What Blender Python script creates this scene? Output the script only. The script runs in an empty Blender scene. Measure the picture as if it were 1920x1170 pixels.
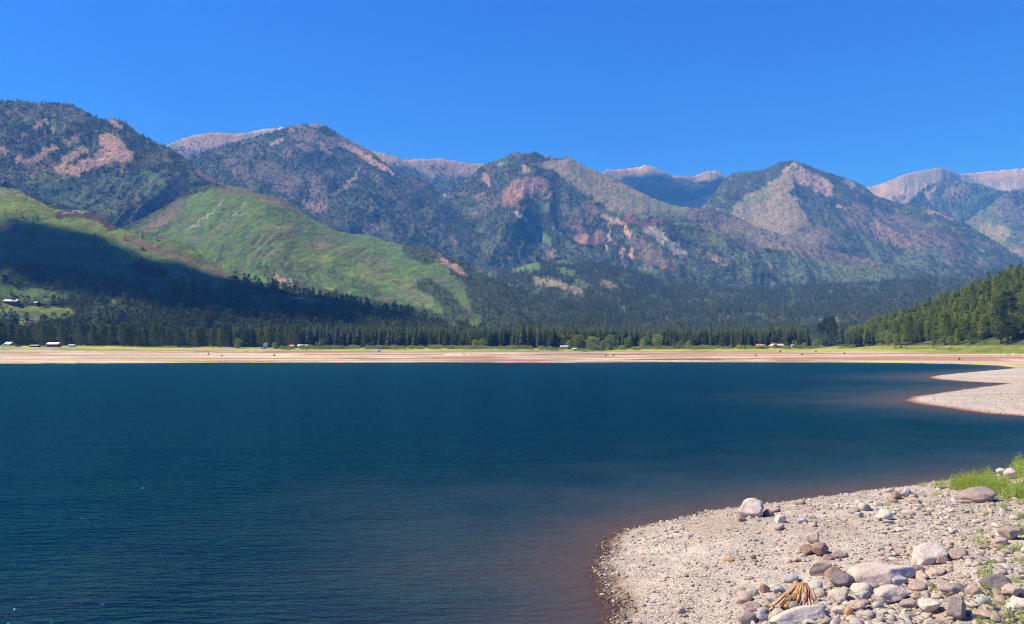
import bpy, bmesh, math, random
import numpy as np
from mathutils import Vector, Matrix, noise

random.seed(7)
RNG = np.random.default_rng(11)
D2R = math.radians
scene = bpy.context.scene
COL = scene.collection

# ------------------------------------------------------------------ camera geometry
F, CX, CY, HY, H = 1507.0, 960.0, 585.0, 668.0, 6.0
PITCH = math.atan((HY - CY) / F)
CP, SP = math.cos(PITCH), math.sin(PITCH)

def to_uv(px, py):
    """photograph pixel -> (u, slope): x = (u-CX)/F*Y, z = H + slope*Y"""
    a = (np.asarray(px, float) - CX) / F
    b = (CY - np.asarray(py, float)) / F
    Y = CP - b * SP
    return CX + F * a / Y, (SP + b * CP) / Y

def project(x, y, z):
    """world -> photograph pixel"""
    zz = z - H
    fw = y * CP + zz * SP
    up = -y * SP + zz * CP
    return CX + F * x / fw, CY - F * up / fw

def shoot(px, py, z=0.0):
    u, s = to_uv(px, py)
    Y = (z - H) / s
    return float((u - CX) / F * Y), float(Y)

# ------------------------------------------------------------------ noise
def _h(ix, iy, seed):
    n = (ix.astype(np.int64) * 374761393 + iy.astype(np.int64) * 668265263 + seed * 974711) & 0xFFFFFFFF
    n = ((n ^ (n >> 13)) * 1274126177) & 0xFFFFFFFF
    n = ((n ^ (n >> 16)) * 2246822519) & 0xFFFFFFFF
    return ((n ^ (n >> 15)) & 0xFFFFFF) / float(0xFFFFFF)

def vn(x, y, seed=0):
    x = np.asarray(x, float); y = np.asarray(y, float)
    ix = np.floor(x); iy = np.floor(y)
    fx = x - ix; fy = y - iy
    fx = fx * fx * (3 - 2 * fx); fy = fy * fy * (3 - 2 * fy)
    a = _h(ix, iy, seed); b = _h(ix + 1, iy, seed); c = _h(ix, iy + 1, seed); d = _h(ix + 1, iy + 1, seed)
    return (a * (1 - fx) + b * fx) * (1 - fy) + (c * (1 - fx) + d * fx) * fy      # 0..1

def fbm(x, y, octaves=4, seed=0, gain=0.5):
    s = 0.0; a = 1.0; t = 0.0
    for o in range(octaves):
        s = s + a * (vn(x * 2 ** o + 17.3 * o, y * 2 ** o - 9.1 * o, seed + o) * 2 - 1)
        t += a; a *= gain
    return s / t                                                                   # -1..1

def ridged(x, y, octaves=4, seed=0, gain=0.5):
    s = 0.0; a = 1.0; t = 0.0
    for o in range(octaves):
        n = 1 - np.abs(vn(x * 2 ** o + 5.7 * o, y * 2 ** o + 3.3 * o, seed + o) * 2 - 1)
        s = s + a * n * n; t += a; a *= gain
    return s / t                                                                   # 0..1

def sstep(a, b, x):
    t = np.clip((x - a) / (b - a), 0, 1)
    return t * t * (3 - 2 * t)

# ------------------------------------------------------------------ object helpers
def tag(o, label=None, cat=None, group=None, kind=None):
    if label: o['label'] = label
    if cat: o['category'] = cat
    if group: o['group'] = group
    if kind: o['kind'] = kind
    return o

def link(name, data, parent=None, loc=None, rot=None, scale=None):
    o = bpy.data.objects.new(name, data); COL.objects.link(o)
    if parent is not None: o.parent = parent
    if loc is not None: o.location = loc
    if rot is not None: o.rotation_euler = rot
    if scale is not None: o.scale = (scale,) * 3 if isinstance(scale, (int, float)) else scale
    return o

def mesh_np(name, V, Fq, mat=None, smooth=False):
    """V (n,3), Fq (m,k) arrays"""
    me = bpy.data.meshes.new(name)
    V = np.asarray(V, np.float32); Fq = np.asarray(Fq, np.int32)
    me.vertices.add(len(V)); me.vertices.foreach_set('co', V.ravel())
    k = Fq.shape[1]
    me.loops.add(Fq.size); me.loops.foreach_set('vertex_index', Fq.ravel())
    me.polygons.add(len(Fq))
    me.polygons.foreach_set('loop_start', np.arange(0, Fq.size, k, dtype=np.int32))
    me.update(calc_edges=True)
    if smooth: me.polygons.foreach_set('use_smooth', np.ones(len(Fq), bool))
    if mat: me.materials.append(mat)
    return me

def color_attr(me, name, C):
    a = me.color_attributes.new(name, 'FLOAT_COLOR', 'POINT')
    C4 = np.ones((len(C), 4), np.float32); C4[:, :3] = C
    a.data.foreach_set('color', C4.ravel())

def float_attr(me, name, v):
    a = me.attributes.new(name, 'FLOAT', 'POINT')
    a.data.foreach_set('value', np.asarray(v, np.float32))

class MB:
    """collects verts and faces, some tris some quads"""
    def __init__(s): s.v = []; s.f = []
    def add(s, vs, fs):
        n = len(s.v); s.v += [tuple(v) for v in vs]; s.f += [tuple(i + n for i in f) for f in fs]
    def box(s, c, d, rz=0.0):
        x, y, z = c; a, b, e = d[0] / 2, d[1] / 2, d[2] / 2
        cz, sz = math.cos(rz), math.sin(rz)
        P = []
        for dz in (-e, e):
            for dx, dy in ((-a, -b), (a, -b), (a, b), (-a, b)):
                P.append((x + dx * cz - dy * sz, y + dx * sz + dy * cz, z + dz))
        s.add(P, [(3, 2, 1, 0), (4, 5, 6, 7), (0, 1, 5, 4), (1, 2, 6, 5), (2, 3, 7, 6), (3, 0, 4, 7)])
    def tube(s, pts, rads, n=6, cap=True):
        base = len(s.v); m = len(pts)
        for i, p in enumerate(pts):
            p = Vector(p)
            d = (Vector(pts[min(i + 1, m - 1)]) - Vector(pts[max(i - 1, 0)])).normalized()
            a = d.orthogonal().normalized(); b = d.cross(a)
            for k in range(n):
                t = 2 * math.pi * k / n
                s.v.append(tuple(p + (a * math.cos(t) + b * math.sin(t)) * rads[i]))
        for i in range(m - 1):
            for k in range(n):
                a0 = base + i * n + k; a1 = base + i * n + (k + 1) % n
                s.f.append((a0, a1, a1 + n, a0 + n))
        if cap:
            s.f.append(tuple(base + (m - 1) * n + k for k in range(n)))
            s.f.append(tuple(base + n - 1 - k for k in range(n)))
    def mesh(s, name, mat=None, smooth=False):
        me = bpy.data.meshes.new(name); me.from_pydata(s.v, [], s.f); me.update()
        if smooth: me.polygons.foreach_set('use_smooth', [True] * len(me.polygons))
        if mat: me.materials.append(mat)
        return me

# ------------------------------------------------------------------ materials
class NT:
    def __init__(s, name):
        s.m = bpy.data.materials.new(name); s.m.use_nodes = True
        s.t = s.m.node_tree; s.t.nodes.clear()
        s.out = s.n('ShaderNodeOutputMaterial')
    def n(s, typ, **kw):
        nd = s.t.nodes.new(typ)
        for k, v in kw.items():
            if k.startswith('i_'):
                key = k[2:].replace('_', ' ')
                nd.inputs[int(key) if key.isdigit() else key].default_value = v
            else: setattr(nd, k, v)
        return nd
    def l(s, a, b): s.t.links.new(a, b)
    def ramp(s, fac, stops, interp='LINEAR'):
        r = s.n('ShaderNodeValToRGB'); r.color_ramp.interpolation = interp
        el = r.color_ramp.elements
        while len(el) < len(stops): el.new(0.5)
        for e, (p, c) in zip(el, stops):
            e.position = p; e.color = (*c, 1) if len(c) == 3 else c
        s.l(fac, r.inputs[0]); return r.outputs[0]
    def mix(s, fac, a, b, mode='MIX'):
        m = s.n('ShaderNodeMix', data_type='RGBA', blend_type=mode)
        for sock, v in ((m.inputs[0], fac), (m.inputs[6], a), (m.inputs[7], b)):
            if hasattr(v, 'is_linked') or hasattr(v, 'links'): s.l(v, sock)
            elif isinstance(v, (tuple, list)): sock.default_value = (*v, 1) if len(v) == 3 else v
            else: sock.default_value = v
        return m.outputs[2]
    def math(s, op, a, b=None, c=None):
        m = s.n('ShaderNodeMath', operation=op)
        for i, v in enumerate((a, b, c)):
            if v is None: continue
            if hasattr(v, 'links'): s.l(v, m.inputs[i])
            else: m.inputs[i].default_value = v
        return m.outputs[0]
    def mapping(s, scale=(1, 1, 1), rot=(0, 0, 0), coord='Object'):
        tc = s.n('ShaderNodeTexCoord'); mp = s.n('ShaderNodeMapping')
        mp.inputs['Scale'].default_value = scale; mp.inputs['Rotation'].default_value = rot
        s.l(tc.outputs[coord], mp.inputs[0]); return mp.outputs[0]
    def noise(s, vec, scale, detail=4, rough=0.55):
        n = s.n('ShaderNodeTexNoise'); n.inputs['Scale'].default_value = scale
        n.inputs['Detail'].default_value = detail; n.inputs['Roughness'].default_value = rough
        if vec: s.l(vec, n.inputs['Vector'])
        return n.outputs[0]
    def bsdf(s, color, rough=0.9, spec=0.2, normal=None, metallic=0.0):
        b = s.n('ShaderNodeBsdfPrincipled')
        if hasattr(color, 'links'): s.l(color, b.inputs['Base Color'])
        else: b.inputs['Base Color'].default_value = (*color, 1)
        if hasattr(rough, 'links'): s.l(rough, b.inputs['Roughness'])
        else: b.inputs['Roughness'].default_value = rough
        b.inputs['Specular IOR Level'].default_value = spec
        b.inputs['Metallic'].default_value = metallic
        if normal: s.l(normal, b.inputs['Normal'])
        s.l(b.outputs[0], s.out.inputs[0]); return b
    def bump(s, h, strength=0.5, dist=0.1):
        b = s.n('ShaderNodeBump'); b.inputs['Strength'].default_value = strength
        b.inputs['Distance'].default_value = dist
        s.l(h, b.inputs['Height']); return b.outputs[0]

def flat_mat(name, col, rough=0.7, var=0.15, scale=3.0, metallic=0.0, spec=0.3):
    t = NT(name); v = t.mapping()
    n = t.noise(v, scale, 4)
    c = t.mix(n, tuple(x * (1 - var) for x in col), tuple(min(1, x * (1 + var)) for x in col))
    t.bsdf(c, rough, spec, metallic=metallic); return t.m

def foliage_mat(name, stops, nscale=0.6, trans=0.25, rough=0.7):
    """leaf colours vary from plant to plant and from clump to clump"""
    t = NT(name)
    oi = t.n('ShaderNodeObjectInfo')
    c = t.ramp(oi.outputs['Random'], stops)
    v = t.mapping()
    n = t.noise(v, nscale, 3)
    c2 = t.mix(t.math('MULTIPLY', n, 1.0), c, t.mix(0.45, c, (0.16, 0.19, 0.05)))
    b = t.bsdf(c2, rough, 0.15)
    if trans:
        tr = t.n('ShaderNodeBsdfTranslucent'); t.l(c2, tr.inputs[0])
        mx = t.n('ShaderNodeMixShader'); mx.inputs[0].default_value = trans
        t.l(b.outputs[0], mx.inputs[1]); t.l(tr.outputs[0], mx.inputs[2]); t.l(mx.outputs[0], t.out.inputs[0])
    return t.m

M = {}
M['spruce'] = foliage_mat('spruce needles', [(0, (0.050, 0.080, 0.026)), (0.5, (0.080, 0.116, 0.034)), (1, (0.130, 0.155, 0.048))], 0.35, 0.15)
M['pine'] = foliage_mat('pine needles', [(0, (0.100, 0.155, 0.014)), (0.5, (0.200, 0.260, 0.022)), (1, (0.330, 0.350, 0.038))], 0.35, 0.2)
M['farpine'] = foliage_mat('slope pine needles', [(0, (0.052, 0.080, 0.026)), (0.5, (0.078, 0.108, 0.032)), (1, (0.115, 0.140, 0.042))], 0.35, 0.15)
M['leaf'] = foliage_mat('cottonwood leaves', [(0, (0.21, 0.29, 0.06)), (0.5, (0.29, 0.37, 0.075)), (1, (0.37, 0.42, 0.12))], 0.5, 0.3)
M['willow'] = foliage_mat('willow leaves', [(0, (0.19, 0.24, 0.08)), (0.4, (0.27, 0.34, 0.09)), (0.8, (0.33, 0.38, 0.12)), (1, (0.30, 0.25, 0.16))], 0.5, 0.25)
M['weed'] = foliage_mat('weed leaves', [(0, (0.28, 0.42, 0.05)), (0.5, (0.40, 0.52, 0.08)), (1, (0.54, 0.60, 0.16))], 1.5, 0.35)
M['ochre'] = foliage_mat('yellowing weed leaves', [(0, (0.42, 0.42, 0.08)), (1, (0.50, 0.46, 0.12))], 1.5, 0.35)
M['sprig'] = foliage_mat('willow sprig leaves', [(0, (0.22, 0.36, 0.04)), (1, (0.34, 0.44, 0.06))], 6, 0.35, 0.45)
M['bark'] = flat_mat('pine bark', (0.20, 0.115, 0.07), 0.9, 0.4, 2.0)
M['greybark'] = flat_mat('grey dead wood', (0.23, 0.20, 0.19), 0.9, 0.3, 2.0)
M['twig'] = flat_mat('reddish twig bark', (0.34, 0.20, 0.07), 0.7, 0.3, 8.0)

# ------------------------------------------------------------------ land cover colours (true surface colours)
COVER = {
    'floor': (0.055, 0.070, 0.034), 'grass': (0.105, 0.172, 0.048), 'bright': (0.175, 0.215, 0.055),
    'scrub': (0.095, 0.128, 0.062), 'pink': (0.400, 0.255, 0.180), 'red': (0.270, 0.150, 0.108),
    'darkred': (0.190, 0.060, 0.060), 'tan': (0.250, 0.205, 0.130), 'brown': (0.170, 0.115, 0.085),
    'dark': (0.075, 0.055, 0.048), 'scree': (0.380, 0.340, 0.280), 'cream': (0.420, 0.310, 0.210),
    'mauve': (0.155, 0.122, 0.100),
}
TREES = {'floor': None, 'grass': .04, 'bright': 0, 'scrub': .30, 'pink': .22, 'red': .3, 'darkred': .05, 'tan': .01,
         'brown': .04, 'dark': .02, 'scree': .06, 'cream': 0, 'mauve': .6}

# feature = (cover, strength, radius, points [, tree density]); pixels of the photograph, looked up on the slope facing the lake
P = 'poly'
FEAT = {
'mountain_left': [
 ('pink', .9, 12, [(195,262),(212,264),(232,286),(205,296),(178,305),(152,311),(140,320),(112,318)]),
 ('pink', 1., 14, [(190,290),(215,280),(236,291)]), ('pink', .8, 8, [(35,300),(60,299),(76,293),(100,276)]),
 ('pink', .7, 8, [(68,240),(78,232),(84,228)]), ('pink', .6, 6, [(120,266),(146,258)]), ('pink', .8, 8, [(122,300),(146,285),(158,281)]),
 ('pink', .7, 5, [(246,295),(252,298)]), ('cream', .7, 5, [(211,227),(222,238)]), ('pink', .7, 7, [(0,275),(10,285)]),
 ('pink', .5, 5, [(138,226),(152,229)]), ('pink', .6, 4, [(42,250),(44,254)]), ('pink', .6, 4, [(96,240),(100,246)]),
 ('pink', .5, 4, [(228,310),(226,322)]), ('cream', .4, 6, [(250,240),(262,250)]), ('mauve', .5, 14, [(0,205),(80,205),(150,215)]),
 ('scrub', .8, 16, [(60,331),(100,336),(150,350),(200,342),(232,350),(262,346),(300,352)]),
 ('scrub', .9, 18, [(90,361),(150,376),(212,386)]), ('grass', .8, 8, [(268,325),(290,335),(305,348)]),
 ('mauve', .7, 12, [(60,320),(90,310),(0,330)]), ('brown', .8, 9, [(372,318),(402,338),(440,352)]), ('mauve', .5, 16, [(330,330),(290,300)])],
'hill_green': [
 ('floor', .9, 8, [(235,428),(275,404),(310,387),(345,364)], .7), ('scrub', .8, 10, [(330,400),(380,440),(350,460)], .2), ('scrub', .7, 9, [(520,500),(600,540),(560,520)], .2), ('floor', 1., P, [(770,452),(815,456),(1150,590),(1150,640),(870,640),(905,600),(872,540),(842,500),(800,478)], .95),
 ('floor', 1., 8, [(300,391),(335,369),(370,353),(400,347),(415,348)], .9), ('brown', 0.56, 10, [(425,350),(440,354),(480,366),(520,376),(560,398)]), ('pink', .35, 6, [(490,370),(530,384)]),
 ('scree', .6, 2.6, [(416,374),(406,390),(392,402),(372,416),(350,430)]), ('scree', .45, 2.4, [(460,380),(444,398),(428,412),(408,426)]),
 ('brown', 0.56, 15, [(282,385),(295,408),(325,400),(335,380)]), ('pink', .5, 8, [(275,432),(300,420),(322,404)]),
 ('brown', 0.50, 9, [(395,442),(422,430)]), ('brown', 0.50, 10, [(480,452),(520,442),(556,438)]), ('brown', 0.37, 8, [(440,460),(482,470)]),
 ('tan', 0.50, 8, [(500,425),(540,430),(575,430)]), ('brown', 0.46, 10, [(640,470),(682,482),(722,502),(700,520)]),
 ('brown', 0.37, 8, [(502,475),(542,460)]), ('tan', 0.50, 7, [(590,455),(612,462)]), ('dark', .5, 5, [(630,475),(680,468)]),
 ('bright', .6, 12, [(560,480),(640,500),(700,520),(760,530)]), ('bright', .5, 8, [(770,560),(820,585)]),
 ('tan', 0.37, 8, [(745,548),(790,560),(810,570)]), ('tan', 0.43, 7, [(800,465),(820,478)]),
 ('scrub', .7, 16, [(590,505),(630,520)], .05), ('scrub', .6, 14, [(560,425),(620,440),(680,450)], .12),
 ('floor', 1., 16, [(770,468),(800,480)], .5), ('floor', .9, 16, [(800,535),(835,560),(870,600)], .75),
 ('floor', .9, 12, [(600,552),(680,568),(760,583),(840,600)], .6), ('floor', .7, 9, [(486,502),(530,526),(562,538)], .6),
 ('floor', .6, 12, [(668,528),(705,548)], .35), ('floor', .8, 12, [(850,500),(880,530),(895,580)], .75),
 ('pink', .9, 5, [(828,486),(845,497),(860,505),(874,516)]), ('dark', .6, 4, [(785,525),(812,520)]),
 ('pink', .9, 4, [(520,518),(530,525)]), ('pink', .9, 4, [(546,524),(550,531)]), ('ochre', .35, 3, [(612,540),(622,542)])],
'hill_near_left': [
 ('bright', .9, 18, [(0,376),(60,386),(100,400)]), ('tan', .5, 7, [(0,360),(45,366)]), ('bright', .7, 14, [(90,425),(160,425),(230,445)]),
 ('dark', 1., 9, [(112,404),(140,400),(175,403),(196,412),(214,426)]), ('scree', .7, 2.5, [(118,399),(150,396),(165,398)]),
 ('brown', .8, 8, [(232,448),(300,470),(350,488),(400,505),(440,528)]), ('brown', .7, 8, [(0,425),(30,430)]),
 ('bright', .9, 3.5, [(350,472),(372,476)]), ('bright', .8, 3.5, [(370,498),(395,501)]),
 ('brown', .7, 7, [(320,515),(400,525)]), ('scrub', .8, 24, [(0,460),(100,480),(200,500),(300,530)], .12),
 ('floor', .9, 26, [(0,510),(60,515),(150,535),(260,550)], .55), ('floor', .9, 12, [(260,505),(300,510)], .5),
 ('floor', 1., 20, [(440,545),(600,575),(720,592),(850,612)], .85), ('floor', 1., 30, [(330,560),(480,580),(650,600)], .7),
 ('scrub', .9, 9, [(480,560),(560,565),(620,570)], .05),
 ('floor', 1., 46, [(0,610),(120,605),(250,600),(400,622),(560,640),(900,640)], .9),
 ('bright', 1., 9, [(-20,580),(0,578),(60,580),(100,584),(130,586)], 0), ('grass', 1., 8, [(0,592),(70,592),(120,594)], .05),
 ('bright', 1., 8, [(42,600),(50,622)], 0), ('bright', .9, 6, [(203,553),(210,566)], 0), ('pink', .9, 3.5, [(14,572),(18,576)], 0),
 ('brown', .8, 8, [(60,600),(85,598)], .1)],
'mountain_second': [
 ('pink', 1., 6, [(638,268),(662,281),(690,296),(716,312),(734,326)]), ('pink', .5, 12, [(548,248),(572,252),(600,262),(622,266)]),
 ('cream', .8, 4, [(585,236),(600,235)]), ('pink', .8, 4, [(508,270),(524,262)]), ('pink', .6, 5, [(556,274),(578,279)]),
 ('pink', .7, 4, [(598,268),(608,280),(616,288)]), ('pink', .35, 10, [(535,290),(550,284)]), ('mauve', .8, 22, [(500,320),(545,345),(520,335)]),
 ('mauve', .8, 16, [(588,335),(600,365),(588,388)]), ('pink', .5, 8, [(574,384),(604,390)]), ('cream', .8, 4, [(650,342),(664,336)]),
 ('tan', .8, 3, [(628,361),(650,352),(672,320)]), ('red', .5, 8, [(785,348),(800,344)]), ('pink', .5, 8, [(700,424),(720,428)]),
 ('mauve', .7, 12, [(430,300),(480,280)]), ('mauve', .7, 10, [(470,330),(440,320)]), ('scrub', .7, 10, [(700,380),(740,400),(720,430)], .4),
 ('scrub', .5, 12, [(820,430),(860,470),(840,500)], .45), ('pink', .7, 4, [(846,445),(855,455)]), ('mauve', .9, 9, [(640,252),(680,274),(720,292),(750,300)], .1)],
'mountain_bald_far': [
 ('cream', .9, 9, [(486,246),(520,240),(540,240)]), ('mauve', .8, 10, [(330,285),(370,290),(420,285)], .6),
 ('pink', .7, 12, [(340,265),(390,262),(440,262)], .15), ('floor', .9, 12, [(350,300),(420,300),(470,280)], .9)],
'saddle_ridge': [
 ('cream', .6, 6, [(770,302),(790,303)]), ('grass', .5, 6, [(848,320),(868,332)]), ('pink', .7, 9, [(720,296),(745,298)]),
 ('floor', 1., 13, [(715,320),(770,325),(800,345),(850,340),(900,348)], .9), ('mauve', .8, 10, [(815,318),(840,325)], .4),
 ('pink', .8, 5, [(868,318),(880,312)]), ('floor', 1., 16, [(780,340),(840,352),(880,360)], .9)],
'mountain_central': [
 ('tan', .75, 22, [(1370,425),(1440,445),(1520,462)], .12), ('mauve', .8, 18, [(1500,470),(1600,490),(1660,505)], .35), ('scrub', .8, 20, [(1400,490),(1500,500),(1620,515),(1700,520)], .35),
 ('red', .5, 6, [(1444,500),(1455,508)]), ('mauve', .7, 12, [(1330,425),(1380,450),(1420,470)], .35), ('tan', .95, P, [(1006,306),(1040,301),(1067,292),(1110,316),(1165,340),(1225,370),(1290,386),(1325,392),(1300,400),(1240,405),(1190,408),(1150,398),(1120,378),(1080,352),(1045,326)], 0.01),
 ('grass', .45, 12, [(1150,360),(1170,366)], 0), ('grass', .6, 11, [(1195,380),(1240,390),(1300,396)], 0), ('scrub', .6, 9, [(1070,310),(1110,340)], 0),
 ('scrub', .7, 9, [(1130,400),(1200,406),(1280,402)], .3), ('pink', .6, 4, [(1027,292),(1042,297)]),
 ('red', .9, 19, [(958,368),(985,350),(1006,346)], .25), ('pink', .5, 10, [(970,362),(996,352)], .1), ('red', .8, 6, [(996,386),(1003,376)]),
 ('pink', .7, 4, [(1020,372),(1034,362)]), ('cream', .6, 6, [(982,316),(988,318)]), ('pink', .7, 7, [(906,328),(914,345)]), ('pink', .6, 5, [(934,306),(944,308)]),
 ('scrub', .8, 12, [(1000,390),(1050,390),(1090,395)], .35), ('red', .6, 8, [(1100,386),(1116,396)], .2), ('red', .6, 7, [(1068,420),(1086,430)], .2),
 ('red', .95, 10, [(1088,448),(1108,452),(1126,440)], .15), ('pink', .95, 4, [(1132,404),(1150,412),(1166,420),(1180,440),(1187,462),(1181,482)], 0),
 ('pink', .9, 2.5, [(1146,416),(1142,440),(1137,462)]), ('pink', 1., 4, [(1166,468),(1162,482)]), ('darkred', .95, 5, [(1172,409),(1200,418),(1214,420)]),
 ('darkred', .7, 4, [(1214,419),(1240,416)]), ('scree', .75, 9, [(1216,430),(1236,442),(1256,460),(1278,476)], .3), ('scree', .8, 6, [(970,402),(986,412)]),
 ('grass', .95, 9, [(994,430),(1010,443),(1030,455)], .02), ('tan', .7, 8, [(1018,468),(1042,478)], .15), ('mauve', .85, 16, [(1196,452),(1220,480),(1250,488)], .5),
 ('mauve', .8, 12, [(1060,395),(1100,410),(1070,405)], .4), ('red', .5, 8, [(1240,495),(1262,500)], .3), ('mauve', .8, 15, [(1300,400),(1360,400),(1340,415)], .35),
 ('scrub', .8, 12, [(1330,440),(1370,470),(1400,480)], .4), ('tan', .6, 8, [(1330,480),(1360,492)], .2), ('scrub', .6, 10, [(1120,475),(1060,475)], .5),
 ('mauve', .6, 12, [(890,400),(920,380)], .5), ('pink', .5, 5, [(895,370),(905,366)]), ('scrub', .7, 12, [(880,470),(930,460)], .5)],
'mountain_cirque': [
 ('pink', .5, 7, [(1140,322),(1160,322)]), ('cream', .7, 6, [(1190,313),(1225,314)]), ('cream', .7, 8, [(1310,332),(1345,326)]),
 ('mauve', .7, 12, [(1170,330),(1220,340)], .3), ('floor', 1., 15, [(1200,360),(1280,365),(1340,350)], .9), ('floor', .8, 9, [(1240,335),(1290,345)], .4),
 ('brown', .5, 8, [(1250,350),(1235,365)])],
'mountain_right': [
 ('tan', .9, P, [(1486,316),(1440,344),(1400,368),(1370,398),(1390,440),(1450,455),(1520,420),(1500,385),(1486,345)], .03),
 ('grass', .6, 8, [(1395,382),(1440,365)], 0), ('pink', .8, 14, [(1500,326),(1530,342),(1550,352)], .3), ('pink', .9, 5, [(1470,318),(1490,308)]),
 ('cream', .5, 6, [(1545,340),(1560,352)]), ('cream', .8, 4, [(1570,384),(1576,388)]), ('pink', .6, 6, [(1590,340),(1600,348)]),
 ('floor', 1., 9, [(1490,362),(1530,372),(1560,380)], 1.), ('floor', .7, 18, [(1590,370),(1620,385)], .8),
 ('mauve', .9, 26, [(1600,405),(1650,420),(1700,432),(1740,450),(1780,470)], .4), ('pink', .4, 12, [(1640,425),(1680,450),(1700,460)], .2),
 ('pink', .7, 5, [(1742,394),(1770,402),(1790,412)]), ('scrub', .8, 10, [(1608,445),(1640,470)], .15), ('scrub', .8, 14, [(1700,485),(1760,478)], .3),
 ('tan', .6, 14, [(1440,440),(1500,450),(1540,450)], .15), ('mauve', .7, 14, [(1500,430),(1550,440),(1570,455)], .3),
 ('scrub', .7, 22, [(1480,490),(1560,500),(1640,500)], .35), ('red', .6, 7, [(1444,500),(1455,508)]), ('tan', .7, 18, [(1400,420),(1470,415)], .1),
 ('pink', .5, 5, [(1460,430),(1472,434)])],
'mountain_tan': [('cream', .6, 12, [(1830,328),(1880,322),(1930,318)]), ('grass', .4, 10, [(1690,350),(1720,345)], 0),
 ('floor', .8, 6, [(1680,372),(1700,372)], .7), ('scree', .6, 6, [(1870,352),(1900,350)])],
'mountain_blue': [('cream', .8, 3, [(1735,365),(1758,352)]), ('pink', .5, 5, [(1738,375),(1745,370)]), ('pink', .4, 7, [(1775,365),(1790,355)], .5)],
'mountain_spur': [('tan', .8, 14, [(1850,430),(1880,440)], .1), ('mauve', .8, 20, [(1880,390),(1920,400)], .3), ('pink', .6, 7, [(1895,470),(1915,475)], .1),
 ('floor', .8, 10, [(1900,370),(1925,380)], .8)],
'foothill': [
 ('grass', .9, 9, [(965,502),(1005,500)], .03), ('grass', .7, 7, [(1040,490),(1080,488)], .1), ('grass', .8, 8, [(1055,508),(1070,512)], .05),
 ('scrub', .9, 8, [(1080,530),(1098,534)], .1), ('cream', .6, 8, [(1005,528),(1040,528),(1060,538),(1085,545)], .12), ('tan', .7, 7, [(1130,530),(1152,538)], .25),
 ('tan', .6, 4, [(1175,535),(1184,540)], .3), ('scrub', .7, 9, [(1050,555),(1090,560)], .3), ('scree', .5, 4, [(1466,571),(1492,573)], .4),
 ('scree', .6, 4, [(1550,548),(1558,550)]), ('pink', .7, 4, [(1640,521),(1664,520)], .3), ('pink', .7, 4, [(1700,517),(1715,519)], .3), ('pink', .7, 4, [(1740,512),(1770,516)], .3),
 ('scrub', .6, 10, [(1480,505),(1520,515)], .3), ('scree', .5, 5, [(1540,600),(1600,600)], .5), ('scrub', .7, 6, [(1760,518),(1850,520)], .3), ('scrub', .5, 10, [(1290,560),(1380,560)], .6)],
'hill_right': [('tan', .8, 6, [(1590,642),(1740,636),(1800,622)], .4), ('grass', .7, 7, [(1600,652),(1760,652),(1930,640)], 0)],
}
COVER['ochre'] = (0.42, 0.40, 0.06)
TREES['ochre'] = 0

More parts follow.
